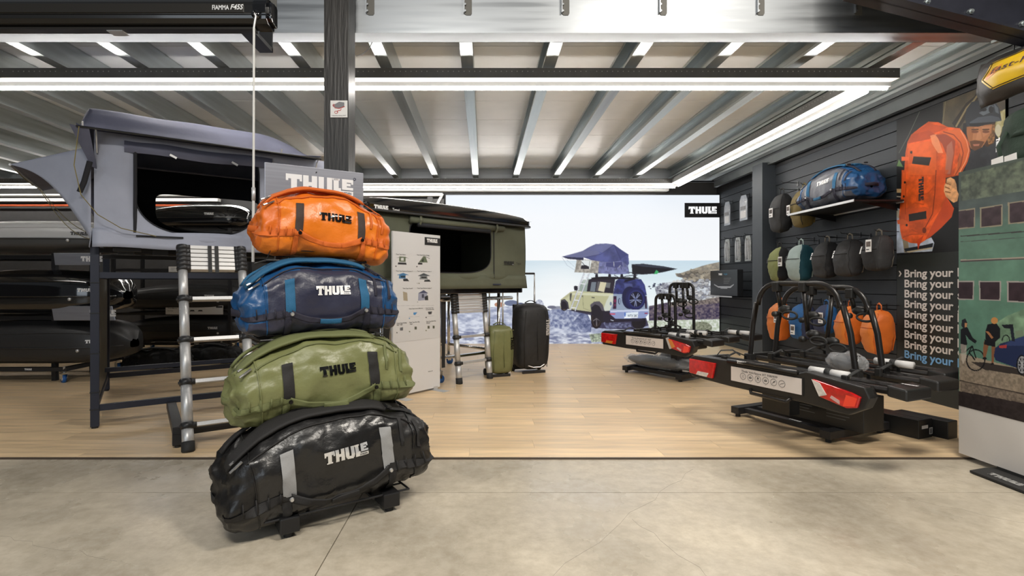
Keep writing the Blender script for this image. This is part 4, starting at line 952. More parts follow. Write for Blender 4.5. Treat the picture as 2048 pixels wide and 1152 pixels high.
# ================================================================== awning cassette hung at top left, with its crank rod
def awning_case():
    t = thing('awning_cassette', 'long black awning cassette hanging from the front beam at top left', 'awning', (-1.36, 3.30, 2.83), 0)
    prof = [(0, 0), (-.02, .004), (-.075, .012), (-.10, .03), (-.105, .05), (-.10, .058), (-.105, .065), (-.108, .11), (-.10, .135), (-.085, .155), (-.05, .165), (.0, .165), (.02, .15), (.02, .01)]
    m = MB(); m.ext([(-5.2, p[0], p[1]) for p in prof], (5.12, 0, 0)); m.obj('case', mat('awningblack', (.012, .011, .010), .25, .1, coat=.5), t, bev=.002)
    m = MB(); m.b2((-5.2, -.113, .062), (-.14, -.104, .118)); m.obj('front_plate', mat('awningplate', (.03, .027, .023), .35, .3), t, bev=.002)
    m = MB(); m.b2((-5.2, -.05, -.012), (-.1, .01, .002)); m.obj('lower_rail', MATS['awningplate'], t)
    m = MB(); m.ext([(0, p[0] * 1.06, .082 + (p[1] - .082) * 1.08) for p in prof], (-.085, 0, 0)); m.ext([(.022, p[0] * .8, .085 + (p[1] - .082) * .85) for p in prof], (-.03, 0, 0)); m.obj('end_cap', MATS['blackgloss'], t, bev=.006)
    m = MB(); m.cyl((-.06, -.115, .045), .026, .03, 'y', 16); m.tube([(-.06, -.14 + .014 * math.cos(a), .045 + .014 * math.sin(a)) for a in [k * PI / 6 for k in range(12)]], .004, 6, True); m.obj('crank_eye', MATS['blackgloss'], t, smooth=2)
    m = MB(); fn = lambda x, z: Vector((x, -.1142, z)); text(m, 'FIAMMA', -.335, .078, .030, fn, .02, width=.105); m.obj('maker_lettering', MATS['logow'], t)
    m = MB(); text(m, 'F45S', -.222, .080, .032, fn, .03, width=.082, shear=.3); m.obj('model_lettering', MATS['logow'], t)
    for x in (-3.0, -1.0): 
        MB().b2((x - .05, -.04, -.018), (x + .05, .03, -.012)).obj('clip', MATS['alu'], t)
    for x in (-4.5, -2.4, -.30): MB().b2((x - .05, .0, .13), (x + .05, .60, .16)).b2((x - .05, .585, .13), (x + .05, .60, .40)).obj('hanging_bracket', MATS['black'], t)
    r = thing('crank_rod', 'thin white crank rod hanging down from the awning cassette end', 'rod', (-1.42, 3.155, 2.83), 0)
    MB().tube([(0, 0, .04), (.012, 0, .02), (.004, 0, -.02), (0, 0, -.05)], .0065, 8).obj('hook', MATS['alu'], r, smooth=True)
    MB().tube([(0, 0, -.05), (-.003, 0, -1.05)], .0075, 8).obj('upper_tube', mat('rodwhite', (.62, .62, .60), .35), r, smooth=True)
    MB().tube([(-.003, 0, -1.04), (-.003, 0, -1.12)], .0115, 10).obj('joint', MATS['alu'], r, smooth=2)
    MB().tube([(-.003, 0, -1.10), (-.006, 0, -1.50)], .009, 8).obj('lower_tube', MATS['rodwhite'], r, smooth=True)
awning_case()

# ---------------------------------------------------------------- telescopic ladders
def ladder(label, base, rz, top_z, run, w0, rungs, stack_h, nstack, group='telescopic ladders', feet=.045, r0=.039, r1=.031):
    """base: left foot on floor; leans backwards by run over height top_z"""
    t = thing('telescopic_ladder', label, 'ladder', (base[0], base[1], 0), rz, group)
    L = math.hypot(top_z, run)
    def pt(x, s): return Vector((x, run * s / L, top_z * s / L))
    sz = L - stack_h
    for x in (0, w0):
        cuts = [0] + [q * L for q in rungs] + [sz]
        for i in range(len(cuts) - 1):
            rr_ = r0 + (r1 - r0) * i / (len(cuts) - 1)
            MB().tube([pt(x, max(.02, cuts[i])), pt(x, cuts[i+1])], rr_, 18).obj('stile_section', MATS['alu'], t, smooth=2)
        MB().tube([pt(x, 0), pt(x, .012), pt(x, .075)], [r0 * .98, r0 * 1.12, r0 * 1.12], 18).obj('rubber_foot', MATS['blackrub'], t, smooth=2)
    for i, q in enumerate(rungs):
        s_ = q * L
        a, b = pt(.03, s_), pt(w0 - .03, s_)
        MB().bar(a, b, .045, .030, up=(0, run, top_z)).obj('rung', MATS['alu'], t, bev=.003)
        for x in (0, w0):
            MB().tube([pt(x, s_ - .022), pt(x, s_ + .022)], r0 * 1.16, 16).bar(pt(x + (.02 if x == 0 else -.02), s_), pt(x + (.058 if x == 0 else -.058), s_), .05, .036, up=(0, run, top_z)).tube([pt(x + (-.03 if x == 0 else .03), s_) + Vector((0, 0, 0)), pt(x + (-.052 if x == 0 else .052), s_)], [.012, .010], 8).obj('collar', MATS['blackpl'], t, smooth=2)
    hh = stack_h / nstack
    for k in range(nstack):
        s_ = sz + hh * (k + .5)
        MB().bar(pt(.045, s_), pt(w0 - .045, s_), .05, hh * .84, up=(0, run, top_z)).obj('stacked_rung', mat('alubright', (.74, .73, .72), .35, .5), t, bev=.002)
        for x in (0, w0):
            MB().tube([pt(x, s_ - hh * .46), pt(x, s_ + hh * .46)], r0 * 1.1, 14).bar(pt(x, s_), pt(x + (.055 if x == 0 else -.055), s_), .055, hh * .92, up=(0, run, top_z)).tube([pt(x + (-.026 if x == 0 else .026), s_), pt(x + (-.044 if x == 0 else .044), s_)], [.010, .007], 8).obj('stacked_collar', MATS['blackpl'], t, smooth=2)
    return t, pt, L

# ---------------------------------------------------------------- navy display frame with the grey soft shell tent
FA = Vector((-3.2, 4.2, 0)); AL = math.atan2(.56, .83)   # local x along the long side
FW, FD = 1.92, 1.75
fr = thing('tent_stand', 'dark navy steel frame carrying the grey roof tent', 'frame', FA, AL)
sn = MATS['steelnavy']
for (x, y) in ((0, 0), (0, FD), (FW, 0), (FW, FD)):
    MB().b2((x - .03, y - .03, .02), (x + .03, y + .03, 1.545 if x == 0 and y == 0 else 1.50)).obj('post', sn, fr, bev=.003)
    MB().cyl((x, y, .01), .024, .02).obj('levelling_foot', MATS['blackrub'], fr)
for (z, name) in ((1.265, 'top_rail'), (.17, 'bottom_rail')):
    MB().b2((.03, -.02, z - .025), (FW - .03, .02, z + .025)).obj(name, sn, fr)
    MB().b2((.03, FD - .02, z - .025), (FW - .03, FD + .02, z + .025)).obj(name, sn, fr)
    for x in (0, FW): MB().b2((x - .02, .03, z - .02), (x + .02, FD - .03, z + .02)).obj(name, sn, fr)
MB().b2((.03, .76, .35), (FW - .03, .80, .39)).obj('middle_rail', sn, fr)
for y in (.2, FD - .25): MB().b2((-.02, y - .02, 1.46), (FW + .02, y + .02, 1.5)).obj('roof_bar', MATS['black'], fr)
MB().b2((-.01, .05, .20), (.01, FD - .05, 1.24)).obj('side_print', mat('rockprint', (.085, .075, .05), .35, var=.75, vscale=5, stretch=(3, 5, .7)), fr, label='printed rock wall panel between the end posts')
for z in (.3, .62, .95, 1.2, .16): MB().b2((-.033, -.035, z), (.033, .035, z + .006)).obj('cable_tie', MATS['blackrub'], fr)
# outrigger foot
MB().b2((.50, -.98, .10), (.57, .0, .16)).b2((.50, -.98, .025), (.57, -.92, .11)).obj('outrigger', mat('satblack', (.018, .018, .02), .45), fr, bev=.003)
MB().b2((.57, -.95, .085), (1.9, -.90, .135)).obj('outrigger_rail', MATS['satblack'], fr, bev=.003)
MB().b2((1.83, -.95, .025), (1.90, .0, .15)).obj('outrigger', MATS['satblack'], fr, bev=.003)
MB().cyl((.535, -.95, .0125), .02, .025).obj('levelling_foot', MATS['blackrub'], fr); MB().cyl((1.885, -.93, .0125), .02, .025).obj('levelling_foot', MATS['blackrub'], fr)
MB().b2((1.06, -.55, .64), (1.30, -.53, .66)).b2((1.155, -.55, .24), (1.22, -.545, .66)).obj('hanging_strap', MATS['blackrub'], fr)
MB().b2((1.155, -.56, .645), (1.19, .78, .655)).obj('strap_arm', MATS['satblack'], fr)
# a tag plate
tent = thing('roof_tent', 'grey soft shell roof tent with open window on the navy frame', 'tent', FA + Vector((0, 0, 1.50)), AL)
gt = mat('tentgrey', (.34, .36, .44), .75, var=.06, vscale=5, bump=.10, bscale=14)
gt2 = mat('tentfly', (.11, .115, .165), .8, var=.10, vscale=5, bump=.12, bscale=12)
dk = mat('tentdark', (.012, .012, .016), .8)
TL, TW, TY = 1.85, 1.45, -.10
# floor board
MB().b2((.05, TY, 0), (TL, TY + TW, .035)).obj('base_board', MATS['black'], tent, bev=.004)
# front wall with rounded window opening, and back wall with a window too
def wall_with_hole(y, x0, x1, z0, z1, hx0, hx1, hz0, hz1, r, sag=0, belly=.02, nu=48, bl=None):
    """ring grid between the hole outline and the wall outline"""
    n = 96; m = MB()
    def outer(a):
        c, s_ = math.cos(a), math.sin(a); k = min(1 / max(abs(c), 1e-6), 1 / max(abs(s_), 1e-6)); return Vector(((x0 + x1) / 2 + (x1 - x0) / 2 * c * k, y, (z0 + z1) / 2 + (z1 - z0) / 2 * s_ * k))
    def inner(a):
        c, s_ = math.cos(a), math.sin(a); kx, kz = (hx0 + hx1) / 2, (hz0 + hz1) / 2; ax, az = (hx1 - hx0) / 2, (hz1 - hz0) / 2
        e = (9 if s_ > 0 else r); 
        return Vector((kx + ax * math.copysign(abs(c) ** (2 / e), c), y, kz + az * math.copysign(abs(s_) ** (2 / e), s_)))
    def fn(i, j):
        a = 2 * PI * i; p = inner(a).lerp(outer(a), j)
        wv = .012 * noise.noise(Vector((p.x * 5, p.z * 4, y * 3))) * math.sin(PI * j)
        return p + Vector((0, -belly * math.sin(PI * j) + wv, 0))
    m.grid(fn, n, 9, wu=True); return m, inner
zT = .93
m, inn = wall_with_hole(TY, .0, TL, .03, zT, .27, 1.24, .12, .85, 2.5)
m.obj('front_wall', gt, tent, smooth=2, label='light grey front wall with the open window')
MB().tube([inn(2 * PI * k / 60) + Vector((0, -.004, 0)) for k in range(60)], .006, 5, True).obj('window_zip', dk, tent)
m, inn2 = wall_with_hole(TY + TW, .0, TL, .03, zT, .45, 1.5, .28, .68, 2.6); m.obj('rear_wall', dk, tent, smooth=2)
MB().grid(lambda i, j: Vector((.0 + .03 * math.sin(PI * j) * (1 - i) - .05 * (1 - j) * 0 - .02 * noise.noise(Vector((i * 6, j * 3, 1))), TY + TW * i, .03 + (zT - .03) * j)), 14, 10).obj('left_wall', gt, tent, smooth=2)
MB().grid(lambda i, j: Vector((TL, TY + TW * i, .03 + (zT - .03) * j)), 6, 6).obj('right_wall', gt, tent, smooth=2)
# skirt round the base
MB().grid(lambda i, j: Vector((-.01 + (TL + .02) * i, TY - .012 - .016 * j - .006 * math.sin(i * 40), .14 - .15 * j + .006 * math.sin(i * 17))), 40, 5).obj('skirt', gt, tent, smooth=2, solid=.004)
MB().grid(lambda i, j: Vector((-.012 - .02 * j, TY + TW * i, .14 - .15 * j)), 10, 4).obj('skirt', gt, tent, smooth=2, solid=.004)
MB().b2((.28, TY - .036, .085), (.62, TY - .030, .10)).obj('hem_strap', dk, tent)
# rolled door strips beside the window
MB().tube([(.275, TY - .012, .80), (.275, TY - .014, .45), (.272, TY - .016, .12)], .014, 8).obj('door_zip', dk, tent)
MB().grid(lambda i, j: Vector((.20 + 1.15 * i, TY - .02 - .02 * math.sin(PI * j), .88 - .10 * j + .008 * math.sin(9 * i))), 20, 5).obj('rolled_door', gt2, tent, smooth=2)
for x in (.52, 1.0): MB().bar((x, TY - .045, .80), (x + .05, TY - .045, .775), .01, .018).obj('toggle', MATS['alu'], tent)
# inner: mattress and far canopy lining
MB().b2((.08, TY + .05, .035), (TL - .05, TY + TW - .05, .085)).obj('mattress', mat('matt', (.03, .05, .04), .9), tent, bev=.02)
# canopy fly: rounded ridge running along x
def fly(i, j):
    x = -.10 + (TL + .02) * i
    # profile across: from front eave to ridge to back eave
    c = [(-.18, .905), (-.10, .925), (-.04, .98), (.02, 1.06), (.12, 1.14), (.40, 1.17), (.85, 1.14), (1.15, 1.06), (1.42, .95), (1.50, .93)]
    k = j * (len(c) - 1); q = min(int(k), len(c) - 2); f = k - q; y = c[q][0] * (1 - f) + c[q+1][0] * f; z = c[q][1] * (1 - f) + c[q+1][1] * f
    endf = min(1, (i) / .035); e2 = min(1, (1 - i) / .28); lift = (z - .93)
    z = .93 + lift * (endf ** .5 if i < .5 else 1) * (math.sin(e2 * PI / 2) ** .9)
    return Vector((x, TY + y, z + .008 * noise.noise(Vector((x * 3, y * 4, 0)))))
MB().grid(fly, 60, 37).obj('fly_sheet', gt2, tent, smooth=2, solid=.004, label='darker grey fly sheet over the ridge')
MB().tube([(-.10, TY - .18, .905), (TL - .08, TY - .18, .905)], .009, 6).obj('fly_edge_pole', MATS['black'], tent)
MB().ext([(-.14, TY - .18, .915), (-.02, TY - .18, .90), (.02, TY + .0, .62), (-.02, TY - .02, .64)], (0, .006, 0)).obj('fly_corner', gt2, tent)
MB().tube([(-.02, TY - .1, .66), (-.06, TY - .05, .50), (-.09, TY - .03, .42)], .02, 6, sq=(1, .4)).obj('corner_strap', dk, tent)
for x in (.02, 1.75): MB().tube([(x, TY - .02, .75), (x, TY - .10, .88), (x, TY - .18, .91)], .006, 6).obj('fly_pole', MATS['alu'], tent)
for x in (-.06, 1.4): MB().tube([(x, TY - .18, .915), (x, TY - .19, .945)], .007, 6).obj('pole_tip', MATS['alu'], tent)
# left end awning, a triangular canopy stretched outwards; tips measured in the room
def tl(p):      # room point to tent local
    c, s_ = math.cos(-AL), math.sin(-AL); d = p - Vector(tent.location); return Vector((c * d.x - s_ * d.y, s_ * d.x + c * d.y, d.z))
tip1 = tl(at(20, 329, 4.15)); tip2 = tl(at(84, 382, 5.35)); cr0 = Vector((-.02, TY, .80)); cr1 = Vector((-.02, TY, .05)); cb0 = Vector((-.02, TY + TW, .80)); cb1 = Vector((-.02, TY + TW, .25))
def front_flap(i, j):
    # fan from tip1 to the wall's front edge, lower edge curving in
    w_ = cr0.lerp(cr1, j); lo = tip1.lerp(w_, i); cv_ = Vector((0, 0, .14)) * (math.sin(PI * i) * j); return lo + cv_ * (1 if j > 0 else 0)
MB().grid(front_flap, 24, 12).obj('side_canopy', gt, tent, smooth=2, solid=.003, label='light grey triangular side canopy')
def top_sheet(i, j): return (tip1.lerp(tip2, j)).lerp(cr0.lerp(cb0, j), i) + Vector((0, 0, -.05 * math.sin(PI * i) * (1 - abs(2 * j - 1))))
MB().grid(top_sheet, 14, 8).obj('canopy_top', gt2, tent, smooth=2, solid=.003)
def back_flap(i, j): return tip2.lerp(cb0.lerp(cb1, j), i) + Vector((0, 0, .22 * math.sin(PI * i) * j))
MB().grid(back_flap, 18, 8).obj('side_canopy', gt2, tent, smooth=2, solid=.003)
MB().tube([tip1, tip2], .010, 6).obj('canopy_pole', MATS['alu'], tent)
cord = mat('cord', (.20, .16, .05), .7)
g1 = tl(at(215, 478, 4.25)); g2 = tl(at(300, 470, 4.15) )
for a, b, sg in ((tip1, tip1.lerp(tip2, .95), .02), (tip2, g1, .10), (tip1.lerp(tip2, .9), g1 + Vector((.02, 0, -.02)), .16)):
    MB().tube([a.lerp(b, k / 12) + Vector((0, 0, -sg * math.sin(PI * k / 12))) for k in range(13)], .0035, 5).obj('guy_line', cord, tent)
a = Vector((-.08, TY - .20, .90)); b = Vector((.42, TY - .05, .095)); MB().tube([a, Vector((-.11, TY - .2, .6)), Vector((-.07, TY - .18, .38)), Vector((.03, TY - .14, .24)), Vector((.18, TY - .09, .145)), b], .0035, 5).obj('guy_line', cord, tent)
for x in (.15, .4, .62): MB().bar((x, .1, -.03), (x + .12, .1, -.03), .05, .05).obj('mount_bracket', MATS['blackpl'], tent, bev=.004)
for x in (.12, .85, 1.5): MB().b2((x, -.02, -.035), (x + .2, .05, -.002)).obj('mount_clamp', MATS['blackpl'], tent, bev=.004)
ladder('aluminium telescopic ladder leaning on the grey roof tent', (-2.09, 3.61), AL, 1.50, .62, .43, (.115, .31, .51, .715), .22, 6)
lt = bpy.data.objects['telescopic_ladder']
m = MB()
def lp(x, s_, off=0): L = math.hypot(1.5, .62); return Vector((x, .62 * s_ / L - off, 1.5 * s_ / L))
for x0, x1 in ((.185, .195), (.235, .245)):
    MB().ext([lp(x0 - .010, 1.39, .035), lp(x0 + .018, 1.39, .035), lp(x1 + .012, 1.63, .035), lp(x1 - .016, 1.63, .035)], (0, -.004, 0)).obj('bundling_strap', MATS['blackrub'], lt)

# ---------------------------------------------------------------- olive hard shell tent on its trolley
RC = Vector((.56, 6.9, 0)); OA = math.atan2(.68, .73); OL, OW = 2.5, 1.35
ot = thing('hard_shell_tent', 'olive roof tent with glossy black hard shell lid by the backlit picture', 'tent', RC + Vector((-math.cos(OA) * OL, -math.sin(OA) * OL, 1.10)), OA)
ol = mat('tentolive', (.105, .112, .074), .8, var=.06, vscale=5, bump=.12, bscale=12)
OZ0, OZ1 = .06, .84
m, inn = wall_with_hole(0, .0, OL, OZ0 + .06, OZ1, .62, 1.86, .22, .78, 3.2); m.obj('front_wall', ol, ot, smooth=2)
MB().tube([inn(2 * PI * k / 60) + Vector((0, -.004, 0)) for k in range(60)], .006, 5, True).obj('window_zip', dk, ot)
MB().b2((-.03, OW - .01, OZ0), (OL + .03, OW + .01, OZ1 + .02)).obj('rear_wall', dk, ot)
for x in (0, OL): MB().grid(lambda i, j: Vector((x + .015 * math.sin(PI * j) * (1 if x else -1), OW * i, OZ0 + .06 + (OZ1 - OZ0 - .06) * j)), 8, 6).obj('side_wall', ol, ot, smooth=2)
MB().grid(lambda i, j: Vector((-.01 + (OL + .025) * i, -.01 - .025 * j - .008 * math.sin(i * 30), .20 - .17 * j)), 40, 4).obj('skirt', ol, ot, smooth=2, solid=.004)
MB().grid(lambda i, j: Vector((OL + .01 + .015 * j, OW * i, .20 - .17 * j)), 8, 4).obj('skirt', ol, ot, smooth=2, solid=.004)
MB().tube([(.60, -.03, .80), (2.05, -.03, .80)], .04, 10).obj('rolled_door', ol, ot, smooth=2)
MB().tube([(.70, -.045, .745), (1.80, -.045, .745)], .025, 8).obj('rolled_door', dk, ot, smooth=2)
for x in (.72, 1.90): MB().tube([(x, -.075, .84), (x, -.085, .79), (x, -.06, .74)], .016, 6, sq=(1, .5)).obj('roll_strap', ol, ot)
MB().tube([(1.90, -.015, .80), (1.90, -.02, .16)], .006, 6).obj('door_zip', dk, ot)
MB().b2((1.86, -.045, .075), (2.0, -.040, .09)).obj('hem_strap', mat('navytag', (.02, .025, .06), .6), ot)
def rbox(m, x0, x1, y0, y1, z0, z1, r, n=6):
    P = []
    for (cx, cy, a0) in ((x1 - r, y1 - r, 0), (x0 + r, y1 - r, 90), (x0 + r, y0 + r, 180), (x1 - r, y0 + r, 270)):
        for k in range(n + 1): a = R(a0 + 90 * k / n); P.append((cx + r * math.cos(a), cy + r * math.sin(a), z0))
    return m.ext(P, (0, 0, z1 - z0))
m = MB(); rbox(m, -.05, OL + .07, -.09, OW + .09, OZ1 + .02, OZ1 + .09, .12); m.obj('lid_rim', MATS['blackgloss'], ot, bev=.02)
m = MB(); rbox(m, -.06, OL + .08, -.10, OW + .10, OZ1 + .0, OZ1 + .025, .12); m.obj('lid_gasket', MATS['blackpl'], ot, bev=.006)
def lid(i, j):
    x = OL / 2 + .01 + (OL / 2 + .05) * (-1 + 2 * i); y = OW / 2 + (OW / 2 + .08) * (-1 + 2 * j)
    ex = 1 - abs(-1 + 2 * i) ** 8; ey = 1 - abs(-1 + 2 * j) ** 6; rib = .012 * (math.sin(j * 22) > .3) * ex * ey
    return Vector((x, y, OZ1 + .085 + (.085 + .03 * math.sin(PI * i)) * max(0, ex * ey) ** .5 + rib))
MB().grid(lid, 40, 30).obj('lid_shell', MATS['blackgloss'], ot, smooth=2)
m = MB(); rbox(m, .0, OL, .0, OW, -.03, .04, .08); m.obj('floor_shell', MATS['blackgloss'], ot, bev=.01)
m = MB(); m2 = MB(); logo(m, .12, OZ1 + .022, .042, lambda x, z: Vector((x, -.094, z))); m.obj('lid_logo', MATS['logow'], ot)
MB_ = MB(); text(MB_, 'Tepui', .34, OZ1 + .022, .028, lambda x, z: Vector((x, -.094, z)), .01); MB_.obj('lid_lettering', MATS['logow'], ot)
m = MB(); m2 = MB(); logo(m, 2.06, .335, .047, lambda x, z: Vector((x, -.038, z)), m2, lambda x, z: Vector((x, -.039, z))); m.obj('wall_logo', MATS['ink'], ot); m2.obj('wall_logo_caption', MATS['logow'], ot)
m = MB(); text(m, 'Tepui', 2.29, .345, .03, lambda x, z: Vector((x, -.038, z)), .01); m.obj('wall_lettering', mat('inkolive', (.02, .022, .016), .6), ot)
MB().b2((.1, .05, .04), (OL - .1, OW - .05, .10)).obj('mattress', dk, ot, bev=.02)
# trolley of steel tube
tr = thing('tent_trolley', 'chrome tube trolley under the olive hard shell tent', 'trolley', (ot.location.x, ot.location.y, 0), OA)
for y in (.15, OW - .15):
    MB().tube([(.1, y, 1.0), (OL - .1, y, 1.0)], .024, 10).obj('top_tube', MATS['chrome'], tr, smooth=2)
    MB().tube([(.1, y, .30), (OL - .5, y, .30)], .020, 10).obj('lower_tube', MATS['chrome'], tr, smooth=2)
    for x in (.35, 1.15, OL - .35):
        MB().tube([(x, y, .14), (x, y, 1.0)], .022, 10).obj('upright_tube', MATS['chrome'], tr, smooth=2)
        MB().tube([(x, y, 1.0), (x, y, 1.075)], .02, 8).obj('roof_mount', MATS['blackpl'], tr)
        w_ = MB(); w_.cyl((x + .02, y, .05), .05, .03, 'y', 20); w_.obj('castor_wheel', mat('castorblue', (.01, .10, .35), .4), tr, smooth=2)
        MB().b2((x - .03, y - .025, .06), (x + .03, y - .018, .15)).b2((x - .03, y + .018, .06), (x + .03, y + .025, .15)).b2((x - .035, y - .03, .14), (x + .035, y + .03, .15)).obj('castor_fork', MATS['chrome'], tr)
for x in (.3, OL - .35): MB().tube([(x, .15, .30), (x, OW - .15, .30)], .02, 10).obj('cross_tube', MATS['chrome'], tr, smooth=2)
MB().b2((1.12, .06, .95), (1.17, .064, .20)).obj('tie_strap', MATS['blackrub'], tr)
ladder('telescopic ladder leaning on the olive hard shell tent', (-.285, 6.04), OA, 1.10, .12, .50, (.22, .50), .27, 8, r0=.036, r1=.030)

# ---------------------------------------------------------------- wheeled suitcases
def suitcase(label, loc, rz, w_, d, h, col, col2, hz, big):
    t = thing('wheeled_suitcase', label, 'suitcase', loc, rz, 'wheeled luggage by the olive tent')
    def body(i, j):
        a = 2 * PI * j; z = h * (.05 + .95 * i); e = (1 - (2 * i - 1) ** 10 * .96) ** .38 if True else 1
        k = 2 / 3.6; c, s_ = math.cos(a), math.sin(a)
        x = w_ / 2 * math.copysign(abs(c) ** k, c) * e * (.93 + .07 * math.sin(PI * i)); y = d / 2 * math.copysign(abs(s_) ** k, s_) * e
        if s_ < 0: y *= .86 + .22 * math.sin(PI * min(1, (1 - i) * .9 + .12))
        n_ = .006 * noise.noise(Vector((x * 9, y * 9, z * 9 + h)))
        return Vector((x + n_, y + n_, z))
    m = MB(); m.grid(body, 30, 48, wv=True); m.obj('shell', col, t, smooth=2)
    fy = -d / 2 * 1.02
    for sx in (-1, 1): MB().tube([(sx * w_ * .34, fy * .93, h * .10), (sx * w_ * .37, fy * 1.0, h * .5), (sx * w_ * .30, fy * .95, h * .90)], .005, 6).obj('front_seam', col2, t, smooth=2)
    MB().tube([(w_ * .05, fy * 1.03, h * .2), (w_ * .02, fy * 1.09, h * .55), (w_ * .05, fy * .98, h * .86)], .004, 6).obj('pocket_zip', col2, t, smooth=2)
    MB().tube([(-w_ * .47 + w_ * .94 * k / 10, fy * .62 - .01, h * (.90 + .03 * math.sin(PI * k / 10))) for k in range(11)], .006, 6).obj('top_zip', col2, t, smooth=2)
    m = MB(); m.grid(lambda i, j: Vector((-.08 + .16 * i, -.02 + .03 * j, h + .004 + .03 * math.sin(PI * i))), 12, 3); m.obj('grab_handle', col2, t, smooth=2, solid=.008)
    MB().b2((-w_ * .4, d * .30, .03), (w_ * .4, d * .5, h * .98)).obj('back_frame', MATS['blackpl'], t, bev=.01)
    for sx in (-1, 1):
        MB().cyl((sx * w_ * .42, d * .40, .045), .045, .03, 'x', 20).obj('wheel', MATS['blackrub'], t, smooth=2)
        MB().tube([(sx * w_ * .27, d * .38, h * .95), (sx * w_ * .27, d * .38, h + hz * .55)], .012, 8).obj('handle_tube', MATS['alu'], t, smooth=2)
        MB().tube([(sx * w_ * .27, d * .38, h + hz * .55), (sx * w_ * .27, d * .38, h + hz)], .009, 8).obj('handle_tube', MATS['alu'], t, smooth=2)
    MB().tube([(-w_ * .27, d * .38, h + hz), (w_ * .27, d * .38, h + hz)], .014, 8).obj('handle_grip', MATS['blackpl'], t, smooth=2)
    MB().b2((-w_ * .35, -d * .35, 0), (w_ * .35, -d * .25, .04)).obj('foot_bar', MATS['blackpl'], t, bev=.005)
    m = MB(); lh = w_ * .115; xx = w_ * .30; z0 = h * .78
    logo(m, 0, 0, lh, lambda x, z: Vector((xx + z, fy * (1.04 if big else 1.06), z0 - x)), sub=1); m.obj('logo', MATS['logodark'] if not big else MATS['logosil'], t)
    if big: MB().tube([(-w_ * .25, fy * 1.0, h * .13), (-w_ * .1, fy * 1.03, h * .105), (w_ * .12, fy * 1.03, h * .105), (w_ * .25, fy * 1.0, h * .14)], .006, 6).obj('reflective_piping', MATS['logosil'], t); MB().tube([(-w_ * .2, fy * .9, h * .83), (w_ * .25, fy * .9, h * .84)], .005, 6).obj('reflective_piping', MATS['logosil'], t)
suitcase('small olive green wheeled suitcase standing left of the black one', (.20, 6.58, 0), R(20), .35, .27, .66, og, wol, .66, False)
suitcase('tall black wheeled suitcase in front of the backlit picture', (.63, 6.86, 0), R(20), .47, .36, .93, tarp('case_black', (.018, .018, .019), .6), wk, .40, True)
